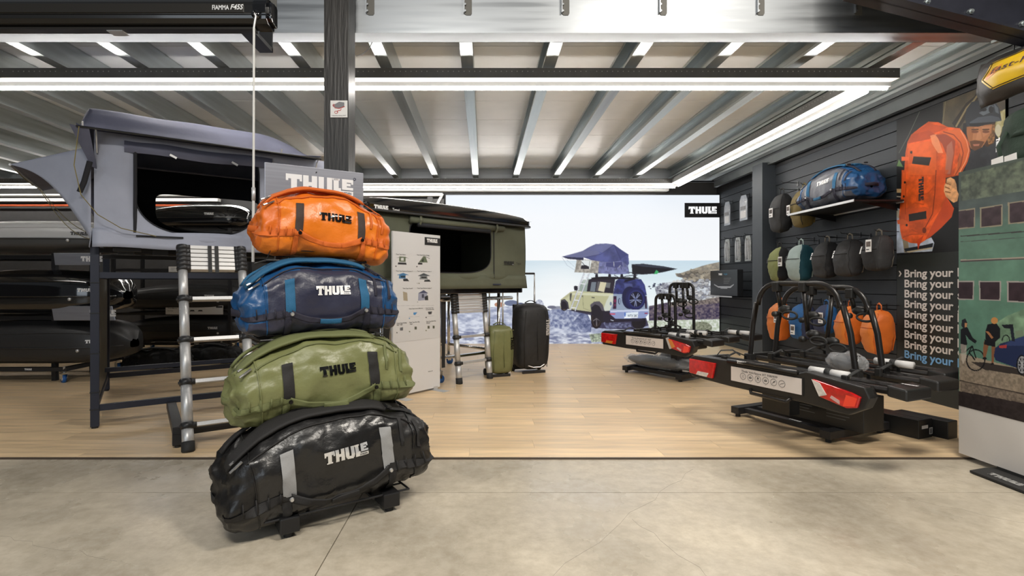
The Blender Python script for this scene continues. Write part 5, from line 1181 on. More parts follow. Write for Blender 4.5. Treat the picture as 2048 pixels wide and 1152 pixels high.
# ================================================================== bike carriers
red = mat('lensred', (.50, .008, .008), .12, coat=.8, var=.3, vscale=30); redd = mat('lensdark', (.22, .004, .006), .12, coat=.8); clr = mat('lensclear', (.62, .58, .54), .15, coat=.8, var=.15, vscale=60); amb = mat('lensamber', (.6, .2, .03), .15, coat=.5)
bkp = mat('rackblack', (.014, .0135, .013), .42, bump=.05, bscale=250); bks = mat('racksatin', (.020, .018, .017), .30, .3)
def boxb(m, a, b): return m.b2(a, b)
def carrier(label, org, dx, dy, L, title, hoops, arms, folded, base):
    rz = math.atan2(dy, dx)
    t = thing('bike_carrier', label, 'bike rack', (org[0], org[1], 0), rz)
    k = L / 1.43
    # light panel: outline swept in x/z, extruded in depth
    P = [(0.0, .445), (.02, .40), (.42, .385), (1.0, .385), (1.30, .37), (1.40, .43), (1.43, .50), (1.40, .56), (1.12, .59), (1.03, .60), (.97, .575), (.45, .575), (.40, .585), (.05, .58), (.0, .56)]
    m = MB(); m.ext([(x * k, 0, z) for x, z in P], (0, .07, 0)); m.obj('light_panel', bkp, t, bev=.008)
    m = MB(); m.ext([((x * .985 + .01) * k, .07, z) for x, z in P], (0, .03, 0)); m.obj('panel_back', bks, t)
    MB().tube([(.40 * k, -.004, .585), (.60 * k, -.014, .592), (.98 * k, -.012, .588)], .017, 8).obj('grip_bar', bks, t, smooth=2)
    MB().b2((.42 * k, -.006, .432), (1.015 * k, .0, .552)).obj('plate_holder', bkp, t)
    pl = MB().b2((.435 * k, -.012, .438), (1.005 * k, -.006, .548)).obj('number_board', mat('boardwhite', (.66, .60, .56), .45), t)
    fn = lambda x, z: Vector((x, -.0135, z)); m = MB(); text(m, title, .53 * k, .520, .0155, fn, .012, width=.30 * k); m.obj('board_lettering', MATS['inkgrey'], pl)
    for q in range(6):
        cx = (.545 + .064 * q) * k; cz = .488; m = MB(); m.tube([(cx + .024 * math.cos(a), -.0135, cz + .024 * math.sin(a)) for a in [v * PI / 10 for v in range(20)]], .0013, 4, True)
        if q == 0: text(m, '2-4', cx, cz + .004, .009, fn, .01, anchor='c'); m.tube([(cx - .009, -.0135, cz - .008), (cx, -.0135, cz - .003), (cx + .009, -.0135, cz - .008)], .0012, 4)
        elif q in (1, 3): m.b2((cx - .012, -.014, cz - .006), (cx + .010, -.0133, cz + .001)); m.tube([(cx - .010, -.0135, cz + .004), (cx + .002, -.0135, cz + .010), (cx + .012, -.0135, cz - .002)], .0012, 4)
        elif q == 2: m.b2((cx - .007, -.014, cz + .002), (cx + .007, -.0133, cz + .012)); m.tube([(cx - .012, -.0135, cz - .010), (cx, -.0135, cz - .002), (cx + .012, -.0135, cz - .010)], .0012, 4)
        elif q == 4: m.ext([(cx + .004 + .008 * math.cos(a) , -.0135, cz + .003 + .005 * math.sin(a) + .004 * math.cos(a)) for a in [v * PI / 5 for v in range(10)]], (0, -.0008, 0)); m.tube([(cx - .012, -.0135, cz - .010), (cx + .002, -.0135, cz + .001)], .0014, 4)
        else: m.tube([(cx - .013, -.0135, cz - .006), (cx - .004, -.0135, cz + .001), (cx + .004, -.0135, cz + .001), (cx + .013, -.0135, cz + .006)], .0016, 4)
        text(m, 'x1', cx, cz - .036, .005, fn, 0, anchor='c')
        m.obj('feature_icon', MATS['inkgrey'], pl)
    if not folded:
        m = MB(); logo(m, .50 * k, .583, .021, lambda x, z: Vector((x, -.026, z))); m.obj('grip_logo', MATS['logow'], t)
    # lamps
    for sgn, x0, x1 in ((-1, .012, .285), (1, 1.085, 1.385)):
        if sgn < 0: o = [(x0, .43), (x1 - .03, .42), (x1, .55), (x0, .552)]; inner = [(x0 + .08, .428), (x1 - .08, .425), (x1 - .06, .46), (x0 + .10, .46)]
        else: o = [(x0 + .05, .452), (x1 - .08, .415), (x1 - .02, .43), (x1, .50), (x1 - .06, .52), (x0, .562)]; inner = [(x0, .560), (x0 + .055, .545), (x0 + .10, .475), (x0 + .05, .456)]
        lm = MB(); lm.ext([(x * k, -.022, z) for x, z in o], (0, .024, 0)); h_ = lm.obj('tail_lamp', red, t, bev=.006)
        m = MB(); m.ext([(x * k, -.026, z) for x, z in inner], (0, .004, 0)); m.obj('clear_lens' if not folded else 'amber_lens', clr if not folded else amb, h_, bev=.001)
        if sgn > 0:
            m = MB(); m.ext([(x * k, -.025, z) for x, z in [(x0 + .12, .462), (x1 - .12, .432), (x1 - .12, .455), (x0 + .13, .478)]], (0, .003, 0)); m.obj('reflector', mat('reflect', (.55, .35, .33), .3), h_)
            m = MB(); m.ext([(x * k, -.025, z) for x, z in [(x1 - .10, .425), (x1 - .03, .437), (x1 - .015, .49), (x1 - .08, .50)]], (0, .003, 0)); m.obj('brake_lens', mat('lensbright', (.85, .05, .02), .2, coat=.8), h_)
        if folded and sgn > 0: MB().bar((x0 * k - .02, -.01, .57), (x0 * k + .03, -.01, .45), .02, .03).obj('lamp_trim', MATS['alu'], t)
    # under-panel handle
    MB().tube([(.60 * k, .0, .40), (.62 * k, -.02, .375), (.90 * k, -.02, .372), (.92 * k, .0, .395)], .013, 8).obj('release_handle', bks, t, smooth=2)
    # spine
    sx0, sx1 = .58 * k, .92 * k
    MB().b2((sx0, .08, .40), (sx0 + .06, 1.28, .47)).obj('spine', bkp, t, bev=.006)
    MB().b2((sx1 - .06, .08, .40), (sx1, 1.28, .47)).obj('spine', bkp, t, bev=.006)
    MB().b2((sx0 - .03, .60, .36), (sx1 + .03, 1.0, .43)).obj('centre_housing', bkp, t, bev=.015)
    # wheel trays, pairs of rails with end caps
    trs = ((.13, .30), (.62, .78), (1.02, 1.24))
    for q, (ya, yb) in enumerate(trs):
        x0 = (.06, .10, .10)[q]; x1 = L + (.10, .02, -.13)[q]; zz = .545
        if q == 2 and folded: x1 = L + .06
        for y in (ya, yb):
            m = MB(); m.ext([(x0 * 1, y - .028, zz), (x0, y - .020, zz + .020), (x0, y + .020, zz + .020), (x0, y + .028, zz), (x0, y + .02, zz - .022), (x0, y - .02, zz - .022)], (x1 - x0, 0, 0)); m.obj('tray_rail', bks, t, bev=.003)
        for xe, sg in ((x0, -1), (x1, 1)):
            m = MB(); m.ext([(xe - .06 * sg, ya - .045, zz - .03), (xe - .06 * sg, yb + .045, zz - .03), (xe + .05 * sg, yb + .04, zz - .045), (xe + .05 * sg, ya - .04, zz - .045)], (0, 0, .07)); m.obj('tray_end_cap', bkp, t, bev=.012)
        if not folded and q == 0:
            m = MB(); logo(m, x1 - .045, (ya + yb) / 2 - .02, .022, lambda x, y: Vector((x, y, zz + .042))); m.obj('end_cap_logo', MATS['logow'], t)
        for xs2 in (x0 + .22, x1 - .30):
            m = MB(); m.tube([(xs2, ya - .035, zz), (xs2, ya - .03, zz + .045), (xs2 + .01, (ya + yb) / 2, zz + .085), (xs2, yb + .03, zz + .045), (xs2, yb + .035, zz)], .010, 6, sq=(1.4, .4)); m.obj('wheel_strap', MATS['blackrub'], t, smooth=2)
            MB().box((xs2, ya - .04, zz + .03), (.04, .03, .055)).obj('strap_buckle', bkp, t, bev=.005)
        MB().b2((sx0 - .04, ya - .03, zz - .07), (sx1 + .04, yb + .03, zz - .02)).obj('tray_mount', bkp, t, bev=.008)
    # hoops
    for (x0, x1, y, zt, x0t, x1t) in hoops:
        r_ = .17 if x1 - x0 > .5 else .07; pts = [(x0, y, .47), (x0, y, .56), (x0 + (x0t - x0) * .35, y, .56 + (zt - .56) * .45), (x0 + (x0t - x0) * .8, y, zt - .16)]
        for q in range(7):
            a = PI - q * PI / 12; pts.append((x0t + r_ + r_ * math.cos(a), y, zt - r_ + r_ * math.sin(a)))
        for q in range(7):
            a = PI / 2 - q * PI / 12; pts.append((x1t - r_ + r_ * math.cos(a), y, zt - r_ + r_ * math.sin(a)))
        pts += [(x1 + (x1t - x1) * .8, y, zt - .16), (x1 + (x1t - x1) * .35, y, .56 + (zt - .56) * .45), (x1, y, .56), (x1, y, .47)]
        MB().tube(pts, .021 if not folded else .019, 12, sq=(1, .8)).obj('hoop', bks, t, smooth=2)
        for x in (x0, x1):
            MB().ext([(x - .045, y - .03, .44), (x + .045, y - .03, .44), (x + .028, y - .03, .60), (x - .028, y - .03, .60)], (0, .06, 0)).obj('hoop_bracket', bkp, t, bev=.006)
            MB().cyl((x + .05, y, .53), .022, .04, 'x', 12).obj('knob', bkp, t, smooth=2)
    # clamp arms hanging from the hoops
    for (x, y, zt, zb, yo) in arms:
        MB().box((x, y, zt), (.055, .06, .075)).obj('arm_collar', bkp, t, bev=.008)
        MB().tube([(x, y, zt - .02), (x + .004, y + yo * .4, (zt + zb) / 2), (x, y + yo, zb)], .017, 10, sq=(1, .8)).obj('frame_arm', bks, t, smooth=2)
        m = MB(); m.grid(lambda i, j: Vector((x + .04 + .055 * math.cos(2 * PI * i) * math.cos(PI * (j - .5)), y + yo + .030 * math.sin(PI * (j - .5)), zb - .01 + .035 * math.sin(2 * PI * i) * math.cos(PI * (j - .5)))), 18, 8, wu=True); m.obj('clamp_head', bkp, t, smooth=2)
        m = MB(); m.tube([(x + .10 + .062 * math.cos(a), y + yo - .03, zb - .055 + .030 * math.sin(a)) for a in [v * PI / 10 for v in range(20)]], .009, 6, True); m.obj('clamp_strap', MATS['blackrub'], t, smooth=2)
        MB().cyl((x - .015, y + yo - .04, zb - .05), .022, .035, 'y', 14).obj('clamp_knob', bkp, t, smooth=2)
    # stand
    bx0, bx1, by = base
    s_ = thing('carrier_stand', 'low black steel stand under the ' + ('smaller bike carrier at the back' if folded else 'larger bike carrier in front'), 'stand', (org[0], org[1], 0), rz, None)
    MB().b2((bx0, by - .03, .045), (bx1, by + .03, .085)).obj('front_rail', MATS['satblack'], s_, bev=.003)
    for x in (bx0, bx1):
        MB().b2((x - .04, by - .10, .035), (x + .04, by + .62, .095)).obj('foot_rail', MATS['satblack'], s_, bev=.003)
        for y in (by - .06, by + .56): MB().cyl((x, y, .018), .02, .036).obj('levelling_foot', MATS['blackrub'], s_)
    MB().b2((bx0, by + .50, .045), (bx1, by + .56, .085)).obj('rear_rail', MATS['satblack'], s_)
    xc = (sx0 + sx1) / 2; MB().b2((xc - .05, by + .12, .08), (xc + .05, by + .22, .40)).obj('upright', MATS['satblack'], s_, bev=.003)
    MB().b2((bx0, by + .12, .05), (bx1, by + .20, .085)).obj('middle_rail', MATS['satblack'], s_)
    m = MB(); logo(m, bx0 + (bx1 - bx0) * .55, by - .012, .026, lambda x, y: Vector((x, y, .087))); m.obj('rail_logo', MATS['logow'], s_)
    def W(x, y): c, sn_ = math.cos(rz), math.sin(rz); return org[0] + c * x - sn_ * y, org[1] + sn_ * x + c * y
    return t, rz, W, k
def roll(label, W, rz, x, y, z, L=.26, r=.027, printed=False):
    a = W(x, y); t = thing('rolled_manual', label, 'paper roll', (a[0], a[1], z), rz, 'rolled white manuals')
    MB().cyl((-L * .28, 0, 0), r, L * .42, 'x', 20).obj('roll', MATS['rollw'], t, smooth=2); MB().cyl((L * .26, 0, 0), r, L * .46, 'x', 20).obj('roll', MATS['rollw'], t, smooth=2)
    MB().cyl((0, 0, 0), r * 1.12, L * .14, 'x', 20).obj('wrap_band', MATS['blackrub'], t, smooth=2)
mat('rollw', (.62, .61, .60), .5)
t1, rz1, W1, k1 = carrier('larger black bike carrier with clear and red tail lamps by the wall poster', (1.78, 4.4), .39, -.92, 1.43, 'Thule VeloSpace XT 938/939',
    [(.25, 1.10, .42, 1.195, .33, .99), (.25, 1.10, .72, 1.165, .33, 1.0)],
    [(.50, .42, 1.17, 1.00, .04), (.72, .42, 1.17, .82, .05), (.58, .72, 1.14, .95, -.05), (.74, .72, 1.14, .76, -.06), (.88, .72, 1.12, 1.0, .04)], False, (.04, .84, .585))
roll('white paper roll strapped to the near tray of the larger bike carrier', W1, rz1, 1.10, .13, .595)
roll('white paper roll strapped to the far tray of the larger bike carrier', W1, rz1, 1.02, 1.0, .595)
t2, rz2, W2, k2 = carrier('smaller black bike carrier standing in front of the backlit picture', (1.546, 6.68), .58, -.81, 1.33, 'Thule EasyFold XT 933',
    [(.46, .76, .50, 1.05, .47, .75), (.46, .82, .80, 1.19, .47, .81)],
    [(.56, .50, 1.03, .80, .02), (.66, .50, 1.03, .70, .02), (.56, .80, 1.17, .98, .02), (.66, .80, 1.17, .84, .02), (.72, .80, 1.17, 1.02, .02)], True, (.10, .90, .44))
roll('white paper roll on the near tray of the smaller bike carrier', W2, rz2, 1.05, .13, .595)
roll('white paper roll on the far tray of the smaller bike carrier', W2, rz2, 1.28, 1.02, .595)
roll('white paper roll on the middle tray of the smaller bike carrier', W2, rz2, .98, .60, .595)
plastic = mat('plastic', (.75, .76, .78), .12, alpha=.30, spec=.8, bump=.6, bscale=20)
def wrapped(label, W, rz, x, y, z, sx, sy, sz, seed):
    a = W(x, y); t = thing('wrapped_parcel', label, 'parcel', (a[0], a[1], z), rz)
    def fn(i, j, g=1.0, sd=seed):
        th = 2 * PI * i; ph = PI * (j - .5); c = math.cos(ph); p = Vector((math.copysign(abs(math.cos(th)) ** .8, math.cos(th)) * c ** .6 * sx, math.copysign(abs(math.sin(th)) ** .8, math.sin(th)) * c ** .6 * sy, math.sin(ph) * sz + sz))
        return Vector((p.x * g, p.y * g, (p.z - sz) * g + sz)) * (1 + .16 * g * noise.noise(p * 14 + Vector((sd, 0, 0))) + .08 * abs(noise.noise(p * 30)))
    MB().grid(lambda i, j: fn(i, j, .86, 3), 24, 12, wu=True).obj('contents', bkp, t, smooth=2); MB().grid(fn, 40, 22, wu=True).obj('plastic_film', plastic, t)
wrapped('clear plastic wrapped black part lying on the larger bike carrier', W1, rz1, .98, .52, .56, .13, .09, .065, 1)
wrapped('long plastic wrapped black part on the stand under the smaller bike carrier', W2, rz2, .44, .60, .09, .50, .18, .075, 2)
wrapped('second plastic wrapped bundle behind the long one under the smaller carrier', W2, rz2, .56, .88, .10, .36, .10, .09, 5)
card = mat('carton', (.012, .012, .012), .40)
def carton(label, W, rz, a, b, lab=None, z0=0):
    c = W((a[0] + b[0]) / 2, (a[1] + b[1]) / 2); t = thing('cardboard_box', label, 'box', (c[0], c[1], z0), rz)
    hx_, hy = (b[0] - a[0]) / 2, (b[1] - a[1]) / 2
    MB().b2((-hx_, -hy, 0), (hx_, hy, b[2] - z0)).obj('carton', card, t, bev=.004)
    MB().b2((-hx_ + .02, -.003, b[2] - z0), (hx_ - .02, .003, b[2] - z0 + .001)).obj('lid_seam', MATS['blackrub'], t)
    if lab == 'front':
        fn = lambda x, z: Vector((x, -hy - .001, z)); h = b[2] - z0
        for q, (x, w_) in enumerate(((-.22, .16), (.03, .17))):
            for r_ in range(7): 
                m = MB(); m.b2((x, -hy - .0012, h * (.80 - .09 * r_)), (x + w_ * (1 - .3 * ((r_ * 7 + q) % 3) / 2), -hy - .0002, h * (.82 - .09 * r_))); m.obj('printed_line', mat('cartonink', (.10, .10, .10), .5), t)
    if lab == 'end':
        MB().b2((hx_ , -.05, .08), (hx_ + .0012, .03, .105)).obj('white_label', MATS['paper'], t); MB().b2((hx_, .05, .03), (hx_ + .0012, .09, .08)).obj('white_label', MATS['paper'], t)
        for q in range(6): MB().b2((hx_ + .0012, .055 + .005 * q, .035), (hx_ + .0018, .0575 + .005 * q, .075)).obj('bar_mark', MATS['ink'], t)
carton('black printed carton standing on the stand under the larger carrier', W1, rz1, (.42, .64), (1.02, .88, .36), 'front', .10)
carton('long low black carton on the floor right of the larger carrier stand', W1, rz1, (.10, 1.22), (1.07, 1.40, .15), 'end')
carton('short black carton behind the long low one by the wall', W1, rz1, (.78, 1.42), (1.16, 1.55, .14))
carton('small black carton under the number board of the larger carrier', W1, rz1, (.38, .40), (.62, .52, .34), None, .16)
MB().tube([Vector(W1(.2, .10) + (.60,)), Vector(W1(.22, .12) + (.64,)), Vector(W1(.30, .16) + (.65,)), Vector(W1(.34, .2) + (.61,))], .008, 6, sq=(2, .5)).obj('cable_loop', MATS['blackrub'])
tag(bpy.data.objects['cable_loop'], 'black strap loop arching over the left end of the larger bike carrier', 'strap')
# ================================================================== goods on the right wall
hk = mat('hookblack', (.02, .02, .02), .35, .5)
def hook(D, z, label, prong=.30, X=WX):
    t = thing('wall_hook', label, 'hook', (X, D, z), 0, 'slat wall hooks')
    MB().b2((-.008, -.02, -.045), (-.0, .02, .02)).obj('back_plate', hk, t)
    MB().tube([(-.005, 0, 0), (-prong, 0, .008), (-prong - .02, 0, .03)], .0045, 6).obj('prong', hk, t, smooth=2)
    return t
def swing(label, u, v0, v1, w_, d, fc, sc, tagc=None, strap=None, yaw=0, kind='pack', lg='logow', X=None, group=None, logo_off=False, hooked=True):
    xc = WX - .26; D = xc * F / (u - VU); zt = CH + (VH - v0) * D / F; zb = CH + (VH - v1) * D / F; h = zt - zb; hb = h * .90
    t = thing('backpack', label, 'backpack', (xc, D, zb), R(-90 + yaw), group)
    sd = u * .37; w_ *= .84; d *= .84
    def body(i, j, off=0):
        z = i; a = 2 * PI * j; k = 2 / 3.3; c, s_ = math.cos(a), math.sin(a)
        e = (1 - abs(2 * z - 1) ** (11 if z < .5 else 4.5)) ** .5 * (.84 + .20 * math.sin(PI * min(1, (z + .10) * .85))) if 0 < z < 1 else .02
        x = (w_ / 2 + off) * math.copysign(abs(c) ** k, c) * e; y = (d / 2 + off) * math.copysign(abs(s_) ** k, s_) * e
        if s_ < 0: y *= .75 + .45 * math.sin(PI * (1 - z) ** .8) 
        y += .04 * z
        q = Vector((x * 9, y * 9, z * 5 + sd)); n_ = .010 * noise.noise(q) + .006 * noise.noise(q * 2.6)
        return Vector((x + n_, y + n_, hb * z))
    m = MB(); nu, nv = 26, 40; vs = [body(i / (nu - 1), j / nv) for i in range(nu) for j in range(nv)]
    fs = []; mi = []
    for i in range(nu - 1):
        for j in range(nv):
            fs.append((i * nv + j, i * nv + (j + 1) % nv, (i + 1) * nv + (j + 1) % nv, (i + 1) * nv + j)); f = (j + .5) / nv
            mi.append(0 if .56 < f < .90 - .06 * abs(i / nu - .5) else 1)
    m.v = [tuple(v) for v in vs]; m.f = fs; m.m = mi; m.obj('pack_body', [fc, sc], t, smooth=2)
    for f in (.56, .90):
        m = MB(); m.tube([body(.06 + .86 * k / 14, f, .004) for k in range(15)], .0045, 5); m.obj('zip', sc if sc != fc else MATS['blackrub'], t, smooth=2)
    m = MB(); m.tube([body(.60, .57 + .31 * k / 10, .005) for k in range(11)], .004, 5); m.obj('pocket_seam', MATS['blackrub'] if kind != 'tone' else sc, t, smooth=2)
    strap = strap or sc
    top = body(.97, .25); MB().tube([(top.x - .04, .03, hb * .95), (top.x - .035, .03, h * .985), (top.x, .03, h + .012), (top.x + .035, .03, h * .985), (top.x + .04, .03, hb * .95)], .008, 6, sq=(1.5, .5)).obj('grab_loop', strap, t, smooth=2)
    for sx in (-1, 1):
        m = MB(); m.tube([(sx * w_ * .22, d * .40, hb * .92), (sx * w_ * .30, d * .55, hb * .7), (sx * w_ * .34, d * .56, hb * .4), (sx * w_ * .34, d * .45, hb * .12)], .016, 8, sq=(1.3, .5)); m.obj('shoulder_strap', strap, t, smooth=2)
    if not logo_off:
        m = MB(); p = body(.70, .66, .006); lh = w_ * .085; p2 = body(.55, .66, .006); nrm = Vector((0, -.004, 0))
        logo(m, 0, 0, lh, lambda x, z: Vector((p.x + z - lh / 2, p.y - .006 + (p2.y - p.y) * x / max(.01, p.z - p2.z), p.z - x))); m.obj('logo', MATS[lg], t)
    if tagc:
        tx, tz = tagc; g = thing_none(t, tx, tz, d, hb)
    if hooked: hook(D + .0, zt - .012, 'black hook holding the ' + ' '.join(label.split()[:12]), .26)
    return t
def thing_none(t, tx, tz, d, hb):
    y = -d * .62
    MB().b2((tx - .04, y - .003, hb * tz - .13), (tx + .04, y, hb * tz)).obj('swing_tag', MATS['paper'], t); tg = [o for o in t.children if o.name.startswith('swing_tag')][-1]
    MB().b2((tx - .030, y - .0045, hb * tz - .075), (tx + .030, y - .003, hb * tz - .02)).obj('tag_picture', mat('tagpic', (.08, .06, .05), .6, var=.8, vscale=40), tg)
    MB().b2((tx - .030, y - .0045, hb * tz - .110), (tx + .01, y - .003, hb * tz - .10)).obj('tag_lettering', MATS['ink'], tg)
cl = lambda n, c, r=.75: mat('cloth_' + n, c, r, var=.08, vscale=8, bump=.12, bscale=60)
cbk = cl('black', (.014, .014, .015)); cdg = cl('charcoal', (.030, .030, .031)); cmu = cl('mustard', (.145, .105, .028)); col = cl('olive', (.21, .23, .085)); ctl = cl('teal', (.008, .062, .085)); cmt = cl('mint', (.34, .42, .40)); cor = cl('orange', (.62, .17, .02), .5); cor2 = cl('orange2', (.58, .125, .012), .5)
cblu = cl('blue', (.012, .085, .24)); cnv = cl('navy', (.024, .032, .075)); cgn = cl('green', (.010, .028, .015)); ctan = cl('tan', (.16, .14, .11))
G2, G3 = 'backpacks on the middle hooks', 'backpacks on the lower hooks'
swing('black backpack with a white tag, leftmost of the top hooks', 1560, 378, 466, .32, .26, cdg, cbk, (.0, .62), None, 4, logo_off=True)
swing('mustard backpack half hidden behind the blue duffel on the wall shelf', 1604, 368, 456, .32, .26, cmu, cmu, (-.08, .60), None, -4, logo_off=True)
swing('olive green backpack with black sides, leftmost on the middle hooks', 1556, 486, 563, .30, .24, col, cbk, None, None, 6, lg='ink', group=G2)
swing('pale mint backpack with teal sides on the middle hooks', 1598, 480, 563, .34, .27, cmt, ctl, (-.18, .68), cmt, 6, lg='ink', group=G2)
swing('black backpack with tan loop just right of the mint one', 1650, 474, 557, .31, .26, cdg, cbk, None, ctan, 2, group=G2)
swing('black backpack with tan loop, second from right on the middle hooks', 1695, 469, 554, .31, .26, cdg, cdg, None, ctan, 2, group=G2)
swing('black backpack with a folded white tag, rightmost on the middle hooks', 1752, 461, 543, .29, .24, cbk, cdg, (.06, .85), ctan, 0, group=G2)
swing('orange backpack, leftmost on the lower hooks behind the carrier hoop', 1556, 595, 682, .31, .26, cor, cor2, (.14, .72), None, 6, 'tone', 'ink', group=G3)
swing('blue backpack with navy side on the lower hooks', 1602, 598, 680, .32, .26, cblu, cnv, (.02, .42), None, 6, group=G3)
swing('small two tone navy and blue backpack on the lower hooks', 1648, 602, 668, .27, .22, cnv, cblu, (.10, .74), cblu, 2, group=G3, logo_off=True)
swing('orange backpack, second from right on the lower hooks', 1695, 603, 690, .29, .26, cor, cor2, None, None, -8, 'tone', group=G3, logo_off=True)
swing('orange backpack, rightmost on the lower hooks', 1752, 609, 709, .30, .27, cor, cor2, None, None, -8, 'tone', group=G3, logo_off=True)
for u, v, lb in ((1627, 478, 'empty black wall hook between the mint and black backpacks'), (1672, 474, 'empty black wall hook between the two tan looped backpacks'), (1720, 468, 'empty black wall hook left of the tagged backpack'), (1772, 611, 'empty black wall hook above the rightmost orange backpack'), (1596, 366, 'empty black wall hook above the mustard backpack')):
    D = WX * F / (u - VU); hook(D, CH + (VH - v) * D / F, lb, .22)
# shelf with duffel
sh = thing('display_shelf', 'black display shelf with pale edges under the blue duffel bag', 'shelf', (WX, 6.0, 2.07), R(-90))
MB().b2((-.60, -.55, 0), (.58, -.02, .018)).obj('board', MATS['black'], sh)
MB().b2((-.60, -.556, -.004), (.58, -.55, .022)).obj('edge_strip', MATS['alu'], sh); MB().b2((-.60, -.03, -.014), (.58, -.02, .0)).obj('edge_strip', MATS['alu'], sh)
for x in (-.5, .48): MB().ext([(x, -.40, -.002), (x, -.005, -.002), (x, -.005, -.09)], (.006, 0, 0)).obj('bracket', hk, sh)
gy = tarp('tarp_slate', (.075, .08, .10), .38)
add_duffel('duffel_bag', 'blue and slate duffel bag lying on the wall shelf', (4.20, 6.02, 2.11), R(-90), .98, .44, .43, None, 8, R(2), .06, .016, R(-2), colors=(gy, bl, wb, wn, wb), kind='steel', logo_m='logow')
# left section behind the pillar
XB = 4.66
def blister(D, z0, z1, w_, label, grp, strap=False):
    t = thing('blister_pack', label, 'packaging', (XB - .10, D, z0), R(-90), grp); h = z1 - z0
    P = [(-w_/2, 0), (w_/2, 0), (w_/2, h * .8), (w_ * .3, h), (-w_ * .3, h), (-w_/2, h * .8)]
    MB().ext([(x, 0, z) for x, z in P], (0, .012, 0)).obj('backing_card', mat('cardgrey', (.33, .36, .40), .35, var=.3, vscale=12) if not strap else mat('cardstrap', (.30, .32, .31), .4, var=.6, vscale=18, stretch=(6, 1, 1)), t, bev=.002)
    MB().grid(lambda i, j: Vector(((i - .5) * w_ * .9, -.035 * math.sin(PI * i) ** .5 * math.sin(PI * j) ** .4 - .002, h * (.06 + .80 * j))), 10, 14).obj('clear_shell', plastic, t, smooth=2)
    if strap:
        for q in range(3): MB().tube([(w_ * (-.25 + .25 * q), -.012, h * .08), (w_ * (-.2 + .2 * q), -.02, h * .5), (w_ * (-.1 + .1 * q), -.014, h * .9)], .012, 6, sq=(1, .4)).obj('folded_strap', cbk if q == 1 else cl('silverstrap', (.35, .36, .36)), t)
    else:
        MB().b2((-w_ * .35, -.006, h * .42), (w_ * .3, -.001, h * .56)).obj('packed_fitting', MATS['blackpl'], t); MB().b2((-w_ * .35, -.004, h * .10), (w_ * .35, -.001, h * .38)).obj('card_print', MATS['paper'], t)
    hook(D, z1 + .01, 'black hook holding the ' + ' '.join(label.split()[:12]), .14, XB)
blister(9.55, 2.28, 2.72, .22, 'clear blister pack, left one of the two behind the pillar', 'clear blister packs', False)
blister(8.95, 2.30, 2.74, .26, 'clear blister pack, right one beside the dark pillar', 'clear blister packs', False)
for D, lb in ((9.55, 'packed lashing straps, nearest the backlit picture'), (9.15, 'packed lashing straps, middle one of the three packs'), (8.80, 'packed lashing straps beside the dark pillar')): blister(D, 1.58, 2.02, .20, lb, 'packed lashing straps', True)
s2 = thing('display_shelf', 'narrow dark wall shelf carrying a black product box', 'shelf', (XB, 9.25, .955), R(-90)); MB().b2((-.55, -.42, 0), (.55, -.02, .014)).obj('board', MATS['blackgloss'], s2); MB().b2((-.55, -.424, -.004), (.55, -.42, .018)).obj('edge_strip', MATS['alu'], s2)
pb = thing('product_box', 'flat black product box with a printed cargo bar on the narrow shelf', 'box', (XB - .30, 9.28, .972), R(-90))
MB().b2((-.52, 0, 0), (.52, .10, .46)).obj('carton', mat('boxblack', (.016, .017, .019), .35), pb, bev=.004)
m = MB(); logo(m, -.18, .37, .036, lambda x, z: Vector((x, -.001, z))); m.obj('box_logo', MATS['logow'], pb); m = MB(); text(m, 'WingBar', .02, .375, .03, lambda x, z: Vector((x, -.001, z)), .01); m.obj('box_lettering', mat('inkcyan', (.05, .25, .40), .5), pb)
for q in range(4): MB().b2((.02, -.001, .31 - .03 * q), (.30 - .03 * q, 0, .316 - .03 * q)).obj('printed_line', mat('linegrey', (.25, .25, .25), .5), pb)
MB().ext([(x, -.0015, z) for x, z in [(-.36, .21), (-.20, .17), (.26, .17), (.40, .21), (.40, .195), (.28, .14), (-.18, .14), (-.36, .19)]], (0, .001, 0)).obj('printed_bar', mat('printgrey', (.40, .42, .45), .4), pb)
MB().b2((-.10, -.0018, .125), (.16, -.0003, .16)).obj('printed_clamp', MATS['printgrey'], pb)

